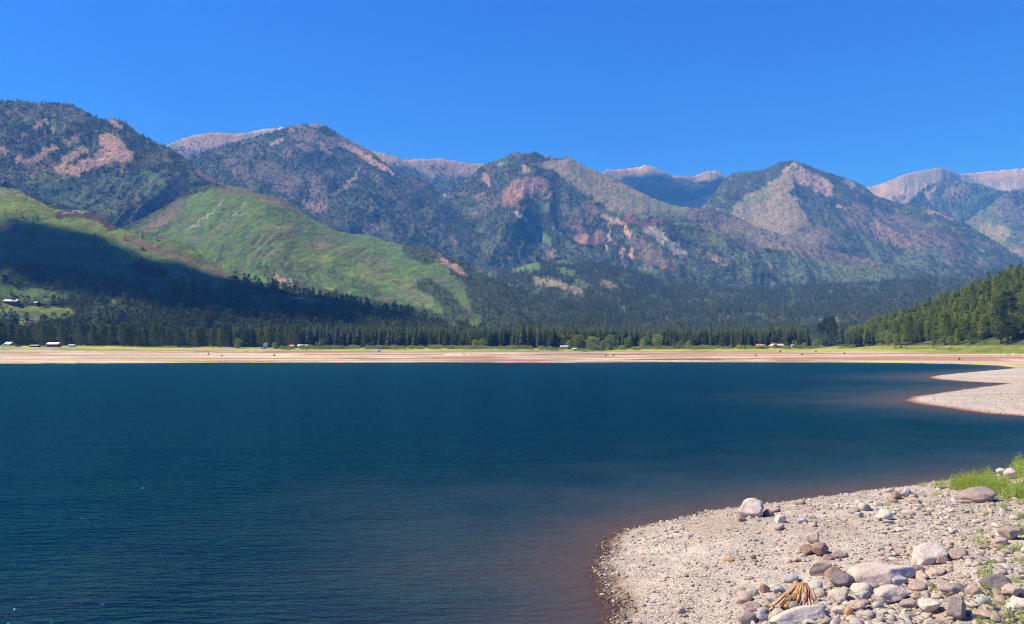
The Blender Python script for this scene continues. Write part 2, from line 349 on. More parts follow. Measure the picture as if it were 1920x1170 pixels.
# layer: ridge pixels, distance of ridge (left, right), distance of foot (left, right), base cover, base tree density, relief, profile exponent
LAYERS = [
('mountain_tan', [(1560,380),(1600,352),(1625,350),(1650,345),(1690,328),(1720,320),(1765,313),(1780,318),(1800,326),(1830,323),(1880,318),(1920,314),(2000,305),(2120,322),(2300,340),(2500,330),(2700,350),(2900,390)], 10500, 8000, 'tan', .02, .15, 1.0),
('mountain_bald_far', [(230,330),(280,295),(315,270),(345,258),(380,249),(400,248),(450,250),(500,240),(530,238),(570,245),(640,290),(700,330)], 7600, 5800, 'tan', .1, .12, 1.0),
('saddle_ridge', [(560,262),(640,262),(680,275),(697,282),(717,287),(745,292),(754,300),(790,297),(830,297),(860,303),(880,306),(905,306),(930,306),(970,312),(1020,330)], 7400, 5600, 'tan', .06, .15, 1.0),
('mountain_cirque', [(1040,350),(1100,328),(1130,322),(1137,316),(1150,318),(1180,315),(1210,309),(1225,312),(1250,322),(1262,329),(1300,330),(1320,322),(1340,319),(1352,323),(1365,333),(1420,338),(1500,350)], 9000, 7200, 'tan', .05, .16, 1.0),
('mountain_blue', [(1640,420),(1690,385),(1705,376),(1720,362),(1745,345),(1765,337),(1800,338),(1840,345),(1870,355),(1920,362),(1990,380),(2100,420)], 8900, 7200, 'floor', .95, .13, 1.0),
('mountain_spur', [(1740,452),(1790,428),(1815,413),(1840,395),(1865,378),(1880,366),(1900,356),(1920,354),(1980,350),(2100,360),(2300,372),(2500,390),(2700,380),(2900,420)], 7900, 5600, 'scrub', .4, .10, 1.0),
('mountain_second', [(250,370),(300,325),(340,300),(380,284),(430,268),(480,256),(530,242),(547,235),(572,232),(592,231),(610,235),(630,247),(655,262),(680,274),(700,286),(722,305),(742,328),(780,332),(800,342),(830,366),(860,400),(900,445),(940,490),(980,540),(1010,590)], 5600, 3300, 'floor', .9, .11, 1.05),
('mountain_right', [(1200,430),(1290,397),(1320,385),(1345,352),(1360,335),(1372,327),(1390,320),(1410,321),(1440,315),(1455,307),(1475,301),(1490,301),(1510,308),(1540,320),(1590,335),(1620,348),(1640,366),(1677,377),(1702,384),(1740,390),(1777,405),(1810,418),(1850,442),(1900,475),(1960,520),(2040,580)], 6900, 3900, 'floor', .65, .11, 1.0),
('mountain_central', [(770,470),(800,420),(830,375),(855,350),(880,330),(905,311),(920,303),(940,297),(955,291),(968,286),(985,287),(1005,285),(1017,292),(1027,291),(1045,298),(1060,294),(1068,294),(1085,305),(1110,318),(1130,324),(1160,337),(1185,352),(1222,370),(1260,384),(1285,388),(1317,390),(1360,397),(1420,424),(1500,452),(1580,474),(1680,498),(1790,525),(1880,560)], 5700, 3400, 'floor', .85, .11, 1.05),
('mountain_left', [(-900,330),(-650,300),(-420,260),(-250,215),(-100,195),(0,188),(40,189),(95,193),(130,194),(155,205),(172,215),(185,222),(205,222),(222,223),(240,233),(258,248),(280,262),(307,272),(337,290),(370,315),(400,334),(430,352),(480,395),(530,445),(600,520),(640,580)], 3900, 2300, 'floor', .9, .11, 1.05),
('foothill', [(780,620),(860,575),(900,550),(940,512),(1000,492),(1060,487),(1140,497),(1200,512),(1260,530),(1400,545),(1600,532),(1750,522),(1850,512),(1960,500),(2200,470),(2500,450),(2900,430)], 3700, 1350, 'floor', .95, .05, 1.25),
('hill_green', [(150,446),(225,428),(265,410),(300,392),(335,372),(370,352),(400,343),(430,346),(480,363),(500,365),(520,370),(545,382),(565,395),(603,420),(634,433),(660,438),(693,440),(724,451),(762,459),(813,468),(852,486),(890,506),(940,530),(990,553),(1040,578),(1100,604),(1150,625)], 2700, 1700, 'grass', .13, .07, .95),
('hill_near_left', [(-900,380),(-700,350),(-500,330),(-300,325),(-100,340),(0,350),(30,353),(60,370),(100,391),(130,393),(165,395),(190,405),(215,424),(256,438),(295,446),(333,451),(359,461),(379,479),(410,500),(449,516),(480,525),(531,545),(634,558),(672,570),(749,584),(800,600),(880,622),(930,642)], 1850, 1060, 'grass', .16, .05, .9),
('hill_right', [(1540,654),(1590,640),(1640,622),(1700,601),(1760,582),(1800,566),(1850,547),(1920,522),(2000,490),(2150,440),(2400,380),(2700,350),(2900,340)], 800, 560, 'floor', 1., .03, .9),
]
BACK = {}
for (nm, pts, dr, df, cov, dens, rel, pw) in LAYERS:
    pts = np.array(pts, float)
    u, s = to_uv(pts[:, 0], pts[:, 1])
    BACK[nm] = dict(u=u, s=s, dr=dr, df=df, cov=cov, dens=dens, rel=rel, pw=pw, seed=sum(map(ord, nm)) % 97)

# ------------------------------------------------------------------ shoreline and ground height
SHORE_PX = [(1130,1330),(1156,1240),(1150,1170),(1139,1135),(1120,1100),(1117,1060),(1128,1018),(1165,993),(1250,974),(1320,960),(1400,948),
  (1480,938),(1560,929),(1650,917),(1740,905),(1830,894),(1920,882),(2080,862),(2300,842),(2560,826),
  (2560,806),(2300,796),(2100,788),(1920,780),(1850,775),(1790,767),(1740,760),(1712,755),(1697,750.5),(1712,744),(1740,740),(1800,731),(1878,720.5),
  (1884,719),(1876,718),(1840,717),(1790,714),(1755,711),(1741,707.5),(1756,704),(1790,700.5),(1840,696),(1893,691.5),(1900,690),(1893,688.5),
  (1868,685.5),(1800,682.6),(1700,680.8),(1620,680.0),(1560,679.6),(1460,679.5),(1380,679.4),(1290,679.2),(1230,679.1),(1190,679.2),(1120,679.8),(1040,680.2),(940,680),
  (800,679.6),(690,680),(560,680.1),(430,679.8),(300,680.8),(180,681.2),(60,681.5),(0,681.5),(-200,682.5),(-500,687),(-900,697)]
WPOLY = [shoot(x, y) for x, y in SHORE_PX] + [(-700.0, 150.0), (-400.0, -60.0), (-60.0, -20.0), (-6.0, 3.0)]
WPOLY = np.array(WPOLY)

_far = np.array([shoot(x, y) for x, y in SHORE_PX if y < 692 and x < 1900.5 and not (x > 1880 and y > 689.5)]); _far = _far[np.argsort(_far[:, 0] / _far[:, 1])]
def shoreY(px):
    return np.interp((np.asarray(px, float) - CX) / F, _far[:, 0] / _far[:, 1], _far[:, 1])

def signed_shore(x, y):
    """distance to the waterline: positive on land, negative over water"""
    x = np.asarray(x, float).ravel(); y = np.asarray(y, float).ravel()
    best = np.full(x.shape, 1e18); inside = np.zeros(x.shape, bool)
    n = len(WPOLY)
    for i in range(n):
        ax, ay = WPOLY[i]; bx, by = WPOLY[(i + 1) % n]
        ex, ey = bx - ax, by - ay
        t = np.clip(((x - ax) * ex + (y - ay) * ey) / (ex * ex + ey * ey + 1e-9), 0, 1)
        d = (x - ax - t * ex) ** 2 + (y - ay - t * ey) ** 2
        best = np.minimum(best, d)
        c = ((ay > y) != (by > y)) & (x < ex * (y - ay) / (ey if abs(ey) > 1e-9 else 1e-9) + ax)
        inside ^= c
    d = np.sqrt(best)
    return np.where(inside, -d, d)

def ground_z(x, y, sd=None, detail=True):
    x = np.asarray(x, float); y = np.asarray(y, float)
    shp = x.shape
    if sd is None: sd = signed_shore(x, y).reshape(shp)
    r = y
    sdn = sd + (fbm(x / 1.3, y / 1.3, 3, 5) * 0.30 + fbm(x / 5, y / 5, 2, 6) * .5 * sstep(45, 110, r)) * sstep(400, 250, r) \
          + fbm(x / 40, y / 30, 3, 7) * 7 * sstep(500, 700, r)
    l = np.maximum(sdn, 0)
    near = np.minimum(l * 0.20, 0.45 + l * 0.085); near = 3.4 * np.tanh(near / 3.4)
    mid = 2.6 * (1 - np.exp(-l * 0.07 / 2.6))
    far = np.where(l < 125, l * 0.100, 12.5 + 8.5 * (1 - np.exp(-(l - 125) * 0.055 / 8.5)))
    land = near * (1 - sstep(45, 75, r)) + mid * sstep(45, 75, r) * (1 - sstep(330, 450, r)) + far * sstep(330, 450, r)
    w = np.maximum(-sdn, 0)
    bed = -np.minimum(w * 0.16, 1.2 + w * 0.02); bed = np.maximum(bed, -9)
    z = np.where(sdn > 0, land, bed)
    if detail:
        z = z + fbm(x / 0.9, y / 0.9, 3, 21) * 0.09 * sstep(0.2, 2, sdn) * (r < 60) + fbm(x / 6, y / 6, 3, 23) * 0.12 * sstep(1, 6, sdn)
        z = z + fbm(x / 60, y / 25, 4, 29) * 0.5 * sstep(20, 90, sdn) * (r > 300)
    return z

HR_U = [1500, 1560, 1650, 1800, 1920, 2100, 2300, 2700]; HR_F = [1180, 1060, 930, 775, 670, 560, 500, 440]
def feature_mask(px, py, rad, pts):
    if rad == P:
        inside = np.zeros(px.shape, bool); n = len(pts); best = np.full(px.shape, 1e9)
        for i in range(n):
            (ax, ay), (bx, by) = pts[i], pts[(i + 1) % n]
            ex, ey = bx - ax, by - ay
            inside ^= ((ay > py) != (by > py)) & (px < ex * (py - ay) / (ey if ey else 1e-6) + ax)
            t = np.clip(((px - ax) * ex + (py - ay) * ey) / (ex * ex + ey * ey), 0, 1)
            best = np.minimum(best, np.hypot(px - ax - t * ex, py - ay - t * ey))
        sd = np.where(inside, best, -best)
        return sstep(-3, 3, sd)
    best = np.full(px.shape, 1e9)
    segs = list(zip(pts[:-1], pts[1:])) or [(pts[0], pts[0])]
    for (ax, ay), (bx, by) in segs:
        ex, ey = bx - ax, by - ay
        t = np.clip(((px - ax) * ex + (py - ay) * ey) / (ex * ex + ey * ey + 1e-9), 0, 1)
        best = np.minimum(best, np.hypot(px - ax - t * ex, py - ay - t * ey))
    return sstep(1.15, 0.75, best / rad)

SMOOTH = {'mountain_central': [(1006,306),(1040,301),(1067,285),(1110,306),(1165,330),(1225,360),(1290,376),(1345,385),(1345,410),(1240,412),(1190,410),(1150,400),(1120,385),(1080,360),(1045,332)],
 'mountain_right': [(1486,316),(1440,344),(1400,368),(1340,398),(1380,450),(1450,470),(1540,430),(1500,385)]}
P = 'poly'
def layer_z(nm, u, Y, micro=True):
    """height of a hill sheet above the datum; u horizontal view coordinate, Y distance"""
    L = BACK[nm]
    u = np.asarray(u, float); Y = np.asarray(Y, float)
    x = (u - CX) / F * Y
    wob = fbm(u / 170.0, u * 0 + 3.1, 2, L['seed'] + 40) * 0.04
    yr = L['dr'] * (1 + wob)
    if nm not in ('foothill', 'hill_right', 'mountain_tan'):
        sm = float(L['s'].max()); q = np.clip(np.interp(u, L['u'], L['s']) / sm, 0, 1) ** .8
        yr = (L['df'] * 1.02 + (L['dr'] - L['df'] * 1.02) * (.12 + .88 * q)) * (1 + wob)
    yf = L['df'] * (1 + fbm(u / 160.0, u * 0 + 8.1, 2, L['seed'] + 41) * 0.04)
    slope = np.interp(u, L['u'], L['s'])
    jag = 0.0
    if micro:
        jag = fbm(u / 9.0, u * 0 + 1.7, 3, L['seed'] + 3) * (0.0011 if nm not in ('hill_near_left', 'hill_green', 'hill_right', 'foothill') else 0.0005)
    zb = np.where(yf < 1500, 15.0, 22.0)
    if nm == 'hill_right':
        yf = np.interp(u, HR_U, HR_F); yr = yf + 300 + 30 * wob / .04; zb = np.interp(u, HR_U, HR_Z)
    zr = H + slope * yr; zj = jag * yr
    t = (Y - yf) / (yr - yf)
    tt = np.clip(t, 0, 1)
    prof = tt ** L['pw'] * (0.72 + 0.28 * tt)
    z = zb + (zr - zb) * prof + zj * tt ** 9
    sc = (zr - zb).clip(0)
    wl = max(120.0, 0.10 * L['dr'])
    wx = fbm(x / wl / 2, Y / wl / 2, 2, L['seed']) * wl * 0.7
    wl *= 1.35; an = ((L['seed'] * 7) % 60 - 30) * .0175; xr = x * math.cos(an) - Y * math.sin(an) + wx; yrot = x * math.sin(an) + Y * math.cos(an) + wx * .5
    r1 = ridged(xr / wl, yrot / wl / 1.9, 6, L['seed'] + 1, 0.55)
    r2 = fbm(x / wl / 3, Y / wl / 3, 3, L['seed'] + 2)
    env = np.minimum(tt * 4, 1) * np.clip((1 - tt) * 3.2, 0, 1)
    if nm in SMOOTH:
        qx, qy = project(x, Y, z); env = env * (1 - .8 * feature_mask(qx, qy, P, SMOOTH[nm]))
    z = z + sc * L['rel'] * env * ((r1 - 0.45) * 2.0 + r2 * 0.9)
    z = z + (fbm(x / 45, Y / 45, 4, L['seed'] + 9, .6)) * (L['dr'] / 500.0) * np.minimum(tt * 6, 1) * np.clip((1.02 - tt) * 8, 0.0, 1)
    b = np.clip(t - 1, 0, 3)
    z = np.where(t > 1, zr + zj * np.clip(1 - b * 4, 0, 1) - sc * (b * 0.55 + b * b * 1.2) - b * 60, z)
    z = np.where(t < 0, zb + t * 500, z)
    return z

HR_Z = [float(ground_z(np.array([(a - CX) / F * b]), np.array([b + 0.0]))[0]) - .3 for a, b in zip(HR_U, HR_F)]

# ------------------------------------------------------------------ land cover on a hill
def ground_cover(x, y, z, sd):
    r = y
    base = np.array((0.44, 0.405, 0.345))
    c = np.tile(base, (len(x), 1))
    def put(col, k):
        nonlocal c
        k = np.clip(k, 0, 1)[:, None]; c = c * (1 - k) + np.array(col) * k
    # near bank and spits: pale pebbles, damp edge, small sandy places
    put((0.36, 0.30, 0.235), sstep(.1, .5, fbm(x / 3, y / 3, 3, 31)) * .6 * (r < 60))
    put((0.60, 0.51, 0.41), sstep(.0, .5, fbm(x / 9, y / 20, 3, 33)) * .6 * (r > 60))
    put((0.40, 0.33, 0.26), sstep(.15, .5, fbm(x / 14, y / 9, 4, 34)) * .6 * (r > 60))
    put((0.20, 0.26, 0.08), sstep(.15, .45, fbm(x / 9, y / 9, 3, 35)) * sstep(24, 40, sd) * (r > 60) * (r < 330) * .8)
    wet = sstep(.10, .05, z) * (r < 60)
    put((0.075, 0.050, 0.032), wet); put((0.17, 0.12, 0.06), sstep(.17, .08, z) * (1 - wet) * (r < 60) * .8)
    put((0.23, 0.13, 0.07), sstep(.12, .02, z) * (r >= 60) * (r < 330))
    # far flats
    f = sstep(330, 480, r)
    n = fbm(x / 130, z / .9 + y / 400, 4, 41, .55)
    put((0.38, 0.285, 0.185), f)
    put((0.50, 0.385, 0.25), f * sstep(.02, .22, n))
    put((0.29, 0.15, 0.095), f * sstep(-.06, -.25, n) * .95)
    n2 = fbm(x / 60 + 7, z / .35, 3, 43)
    put((0.62, 0.52, 0.40), f * sstep(.2, .4, n2) * .9); put((0.33, 0.18, 0.12), f * sstep(-.3, -.6, n2) * .7)
    px, py = project(x, y, z)
    wet2 = sstep(60, 25, np.abs(px - 1300) - 30) * sstep(3.6, 2.8, np.abs(z - 3.4 + .8 * n2))
    put((0.13, 0.085, 0.07), f * sstep(0.9, 0.3, np.abs(z - 3 + n2 * 1.2)) * sstep(150, 60, np.abs(px - 1270)) * .9)
    put((0.30, 0.17, 0.11), f * sstep(1.5, .6, np.abs(z - 3.2)) * sstep(200, 120, np.abs(px - 1730)) * .85)
    put((0.25, 0.14, 0.10), f * sstep(1.2, .5, np.abs(z - 4.2 + n2)) * sstep(90, 40, np.abs(px - 860)) * .7)
    put((0.50, 0.44, 0.16), f * sstep(.9, .2, z) * sstep(0.02, .3, fbm(x / 120, y * 0, 3, 47) + .2))
    put((0.08, 0.05, 0.045), f * sstep(.22, .02, z))
    # grass belt
    gl_ = np.interp(px, [0, 500, 1000, 1500, 1600, 1750, 1920], [656.5, 657.5, 660.5, 659.0, 658.5, 661, 663]) + 1.7 * fbm(x / 90, y * 0, 4, 49)
    g = f * sstep(.5, -.5, py - gl_) * (z > 5)
    put((0.20, 0.26, 0.06), g)
    put((0.40, 0.38, 0.06), g * sstep(-.15, .3, fbm(x / 70, z / 2.2, 3, 51) + .2 * sstep(1500, 1560, px) + .15 * sstep(500, 200, px)) * .85)
    put((0.13, 0.19, 0.06), g * sstep(.15, .4, fbm(x / 40, z / 1.2, 3, 52)) * .7)
    put((0.42, 0.31, 0.20), g * sstep(.35, .5, fbm(x / 30, z / .9, 3, 53)) * .8)
    put((0.10, 0.13, 0.05), f * sstep(19.5, 21, z) * .7)
    put((0.08, 0.10, 0.04), sstep(1150, 1400, r))
    return c * (1 + .10 * fbm(x / 1.7, y / 1.7, 2, 59))[:, None]

def cover(nm, x, y, z):
    L = BACK[nm]; n = len(x)
    px, py = project(x, y, z)
    w = 5.0
    wx = px + fbm(px / 9, py / 9, 3, 61, .6) * w * 1.8; wy = py + fbm(px / 9 + 40, py / 9, 3, 62, .6) * w * 1.3
    c = np.tile(np.array(COVER[L['cov']]), (n, 1)); d = np.full(n, L['dens'])
    # broad natural variety
    v = fbm(px / 40, py / 22, 4, L['seed'] + 5)
    alt = {'floor': 'mauve', 'grass': 'bright', 'tan': 'pink', 'scrub': 'mauve'}[L['cov']]
    k = (sstep(.05, .5, v) * ({'grass': .2, 'tan': .6}.get(L['cov'], .30)))[:, None]
    c = c * (1 - k) + np.array(COVER[alt]) * k
    if L['cov'] == 'grass':
        v2 = sstep(.12, .5, fbm(px / 30 + 9, py / 14, 4, 77))[:, None] * .5
        c = c * (1 - v2) + np.array(COVER['brown']) * v2
        v3 = sstep(.05, .45, fbm(px / 22 + 90, py / 12, 4, 78))[:, None] * .6
        c = c * (1 - v3) + np.array(COVER['scrub']) * v3
    if L['cov'] == 'floor':
        gl = sstep(.18, .42, fbm(px / 26 + 5, py / 12, 4, L['seed'] + 15))
        d = d * (1 - .45 * gl)
        k = (gl * .7)[:, None]; c = c * (1 - k) + np.array(COVER['scrub']) * k
        rk = sstep(.28, .45, fbm(px / 12 + 5, py / 7, 4, L['seed'] + 16)) * .35
        if nm in ('foothill', 'hill_right'): rk = rk * .4
        d = d * (1 - .7 * rk); k = rk[:, None]; c = c * (1 - k) + np.array(COVER['pink']) * .8 * k
    for f in FEAT.get(nm, []):
        m = feature_mask(wx, wy, f[2], f[3])
        breakup = sstep(-.9 + .9 * (1 - f[1]), .1 + .9 * (1 - f[1]), fbm(px / 3.2, py / 2.1, 4, 71 + int(f[3][0][0]) % 17, .7) * 1.5 + .25)
        m = m * f[1] * (0.12 + 0.88 * breakup)
        td = f[4] if len(f) > 4 else (TREES[f[0]] if TREES[f[0]] is not None else L['dens'])
        k = m[:, None]; c = c * (1 - k) + np.array(COVER[f[0]]) * k
        dm = np.clip(m / max(f[1], .01), 0, 1); d = d * (1 - dm) + td * dm
    if nm == 'hill_right':
        k = sstep(646, 651, py)
        gcv = ground_cover(x, y, z, np.full(n, 60.0)); c = c * (1 - k[:, None]) + gcv * k[:, None]; d = d * (1 - k)
    fine = 1 + .16 * fbm(px / 3, py / 3, 2, 90)
    return c * fine[:, None], np.clip(d, 0, 1)

def terrain_mat():
    t = NT('hillside cover')
    a = t.n('ShaderNodeAttribute', attribute_name='Cover')
    v = t.mapping()
    n1 = t.noise(v, 0.035, 6, 0.7); n2 = t.noise(v, 0.15, 4, 0.65)
    f = t.math('ADD', t.math('MULTIPLY', n1, .9), t.math('MULTIPLY', n2, .55))
    c = t.mix(1.0, a.outputs['Color'], t.ramp(f, [(.45, (.55, .52, .5)), (.7, (.95, .95, .95)), (.95, (1.45, 1.42, 1.35))]), 'MULTIPLY')
    nb = t.bump(t.noise(v, 0.05, 8, 0.7), 0.9, 14.0)
    t.bsdf(c, .95, .05, nb); return t.m
M['terrain'] = terrain_mat()

def hill_grid(nm):
    L = BACK[nm]
    u0, u1 = L['u'][0], L['u'][-1]
    us = np.concatenate([np.arange(max(u0, -900), -160, 10.0), np.arange(max(u0, -160), min(u1, 2080), 2.0), np.arange(2080, min(u1, 2900) + 1, 10.0)])
    us = us[(us >= u0) & (us <= u1)]
    rows = 260 if nm not in ('mountain_tan', 'mountain_cirque', 'mountain_blue', 'mountain_bald_far', 'saddle_ridge') else 150
    lo = L['df'] * .95; hi = L['dr'] * 1.08
    if nm == 'hill_right': lo, hi, rows = 430, 1500, 330
    # rows: fine up to the ridge, few beyond
    ys = np.concatenate([np.linspace(lo, hi, rows), np.linspace(hi * 1.01, L['dr'] * 1.35 + (0 if L['dr'] > 1000 else 150), 14)])
    U, Y = np.meshgrid(us, ys)
    Z = layer_z(nm, U, Y)
    X = (U - CX) / F * Y
    return U, X, Y, Z

HILL = {}
for L in LAYERS:
    nm = L[0]
    U, X, Y, Z = hill_grid(nm)
    m, n = X.shape
    V = np.stack([X.ravel(), Y.ravel(), Z.ravel()], 1)
    idx = np.arange(m * n).reshape(m, n)
    Fq = np.stack([idx[:-1, :-1].ravel(), idx[:-1, 1:].ravel(), idx[1:, 1:].ravel(), idx[1:, :-1].ravel()], 1)
    me = mesh_np(nm, V, Fq, M['terrain'], smooth=True)
    c, d = cover(nm, V[:, 0], V[:, 1], V[:, 2])
    color_attr(me, 'Cover', c)
    o = link(nm, me); tag(o, kind='structure')
    HILL[nm] = (X, Y, Z, d.reshape(m, n))

# which hill sheets stand in front (for leaving out trees nobody could see)
SIL = {}
NU = 1400
for nm in BACK:
    X, Y, Z, d = HILL[nm]
    px, py = project(X, Y, Z)
    col = np.clip(((px + 200) / 2).astype(int), 0, NU - 1)
    top = np.full(NU, 2000.0)
    np.minimum.at(top, col.ravel(), py.ravel())
    SIL[nm] = (top, BACK[nm]['dr'])

def hidden(nm, px, py, Yc):
    """pixels well below the skyline of a nearer hill"""
    h = np.zeros(px.shape, bool)
    col = np.clip(((px + 200) / 2).astype(int), 0, NU - 1)
    for o, (top, dr) in SIL.items():
        if dr < BACK[nm]['dr'] and o != nm:
            h |= (py > top[col] + 14) & (Yc > dr * 1.05)
    return h

# ------------------------------------------------------------------ ground sheet
ys = np.concatenate([np.geomspace(2.5, 60, 560), np.geomspace(60.6, 690, 210), np.arange(693, 1060, 2.4), np.geomspace(1065, 14500, 60)])
us = np.concatenate([np.linspace(-2600, -320, 30), np.arange(-300, 1000, 5.0), np.arange(1000, 2200, 2.6), np.linspace(2240, 4600, 30)])
U, Y = np.meshgrid(us, ys); X = (U - CX) / F * Y
SD = signed_shore(X, Y).reshape(X.shape)
Z = ground_z(X, Y, SD)
m, n = X.shape
V = np.stack([X.ravel(), Y.ravel(), Z.ravel()], 1)
idx = np.arange(m * n).reshape(m, n)
Fq = np.stack([idx[:-1, :-1].ravel(), idx[:-1, 1:].ravel(), idx[1:, 1:].ravel(), idx[1:, :-1].ravel()], 1)

def ground_mat():
    t = NT('gravel and sand ground')
    a = t.n('ShaderNodeAttribute', attribute_name='Cover')
    st = t.n('ShaderNodeAttribute', attribute_name='stony')
    v = t.mapping()
    vo = t.n('ShaderNodeTexVoronoi'); vo.inputs['Scale'].default_value = 16; t.l(v, vo.inputs['Vector'])
    vo.inputs['Randomness'].default_value = 1.0
    sep = t.n('ShaderNodeSeparateColor'); t.l(vo.outputs['Color'], sep.inputs[0])
    pc = t.ramp(sep.outputs[0], [(0, (.62, .60, .62)), (.2, (1.25, 1.2, 1.15)), (.4, (1.0, .86, .74)), (.55, (.85, .88, .95)), (.7, (1.2, 1.05, .95)), (.85, (.70, .58, .50)), (1, (1.15, 1.1, 1.1))])
    vb = t.n('ShaderNodeTexVoronoi'); vb.inputs['Scale'].default_value = 5; t.l(v, vb.inputs['Vector'])
    sb = t.n('ShaderNodeSeparateColor'); t.l(vb.outputs['Color'], sb.inputs[0])
    pb = t.ramp(sb.outputs[1], [(0, (.72, .70, .70)), (.3, (1.1, 1.05, 1.0)), (.6, (.95, .85, .78)), (1, (1.15, 1.1, 1.05))])
    pc = t.mix(.5, pc, pb)
    c1 = t.mix(1.0, a.outputs['Color'], pc, 'MULTIPLY')
    c = t.mix(st.outputs['Fac'], a.outputs['Color'], c1)
    n = t.noise(v, 1.1, 5, .6)
    c = t.mix(1.0, c, t.ramp(n, [(.3, (.82, .8, .8)), (.7, (1.14, 1.14, 1.12))]), 'MULTIPLY')
    h = t.math('SUBTRACT', t.noise(v, 9, 4), t.math('MULTIPLY', vo.outputs['Distance'], 1.2))
    t.bsdf(c, .9, .15, t.bump(h, .8, .035)); return t.m
M['ground'] = ground_mat()
me = mesh_np('ground', V, Fq, M['ground'], smooth=True)
color_attr(me, 'Cover', ground_cover(V[:, 0], V[:, 1], V[:, 2], SD.ravel()))
float_attr(me, 'stony', sstep(420, 200, V[:, 1]))
tag(link('ground', me), kind='structure')

# ------------------------------------------------------------------ water
ysw = np.concatenate([np.geomspace(2.5, 130, 330), np.geomspace(132, 1500, 150)])
usw = np.concatenate([np.linspace(-2600, -300, 40), np.arange(-280, 1000, 16.0), np.arange(1000, 2200, 7.0), np.linspace(2240, 4600, 30)])
U, Y = np.meshgrid(usw, ysw); X = (U - CX) / F * Y
SDW = signed_shore(X, Y)
m, n = X.shape
V = np.stack([X.ravel(), Y.ravel(), np.zeros(m * n)], 1)
idx = np.arange(m * n).reshape(m, n)
Fq = np.stack([idx[:-1, :-1].ravel(), idx[:-1, 1:].ravel(), idx[1:, 1:].ravel(), idx[1:, :-1].ravel()], 1)

def water_mat():
    t = NT('lake water')
    sh = t.n('ShaderNodeAttribute', attribute_name='silt')
    md = t.n('ShaderNodeAttribute', attribute_name='shelf')
    deep = (0.0001, 0.0058, 0.024)
    c = t.mix(md.outputs['Fac'], deep, (0.030, 0.040, 0.052))
    c = t.mix(sh.outputs['Fac'], c, (0.105, 0.052, 0.040))
    v0 = t.mapping()
    big = t.noise(v0, 0.02, 3)
    c = t.mix(1.0, c, t.ramp(big, [(.35, (.85, .88, .92)), (.65, (1.15, 1.12, 1.1))]), 'MULTIPLY')
    # wind ripples: long across the view
    w1 = t.noise(t.mapping((0.75, 2.3, 1), (0, 0, D2R(-9))), 1.0, 3, .6)
    w2 = t.noise(t.mapping((1.6, 4.2, 1), (0, 0, D2R(7))), 1.0, 4, .6)
    w3 = t.noise(t.mapping((0.09, 0.22, 1), (0, 0, D2R(-14))), 1.0, 2, .5)
    h = t.math('ADD', t.math('ADD', t.math('MULTIPLY', w1, 0.42), t.math('MULTIPLY', w2, 0.20)), t.math('MULTIPLY', w3, 0.9))
    nb = t.bump(h, 1.0, 0.52)
    df = t.n('ShaderNodeBsdfDiffuse'); t.l(c, df.inputs['Color']); t.l(nb, df.inputs['Normal'])
    gl = t.n('ShaderNodeBsdfGlossy'); gl.inputs['Roughness'].default_value = .06; t.l(nb, gl.inputs['Normal'])
    gl.inputs['Color'].default_value = (.10, .76, 1, 1)
    fr = t.n('ShaderNodeFresnel'); fr.inputs['IOR'].default_value = 1.33; t.l(nb, fr.inputs['Normal'])
    k = t.math('MINIMUM', t.math('MULTIPLY', fr.outputs[0], .66), .30)
    mx = t.n('ShaderNodeMixShader'); t.l(k, mx.inputs[0]); t.l(df.outputs[0], mx.inputs[1]); t.l(gl.outputs[0], mx.inputs[2])
    t.l(mx.outputs[0], t.out.inputs[0])
    return t.m
M['water'] = water_mat()
me = mesh_np('water', V, Fq, M['water'], smooth=True)
d = np.maximum(-SDW, 0); yy = V[:, 1]
jit = 1 + .5 * fbm(V[:, 0] / 4, yy / 4, 3, 91)
sc = np.interp(yy, [0, 30, 60, 110, 250, 700], [2.2, 2.2, 1.8, 5.0, 9.0, 3.0])
silt = np.exp(-(d * jit / sc) ** 1.2) * .85
sc2 = np.interp(yy, [0, 25, 60, 110, 250, 700], [8, 8.5, 9, 14, 22, 4.0])
shelf = np.exp(-(d * jit / sc2) ** 1.5) * .9
float_attr(me, 'silt', silt); float_attr(me, 'shelf', shelf)
tag(link('water', me), kind='structure')

#PART2_BEGIN
# ------------------------------------------------------------------ plants: shapes
def rand_tri_clump(V, Fc, c, r, n, rnd, flat=0.7, size=0.5):
    for _ in range(n):
        p = Vector((rnd.gauss(0, 1), rnd.gauss(0, 1), rnd.gauss(0, flat))) * (r * .48) + c
        a = Vector((rnd.uniform(-1, 1), rnd.uniform(-1, 1), rnd.uniform(-.6, .6))).normalized()
        b = a.cross(Vector((rnd.uniform(-1, 1), rnd.uniform(-1, 1), rnd.uniform(-1, 1)))).normalized()
        s = size * rnd.uniform(.6, 1.3)
        k = len(V); V += [p - a * s, p + a * s * .6 + b * s * .7, p + a * s * .5 - b * s * .7]; Fc.append((k, k + 1, k + 2))

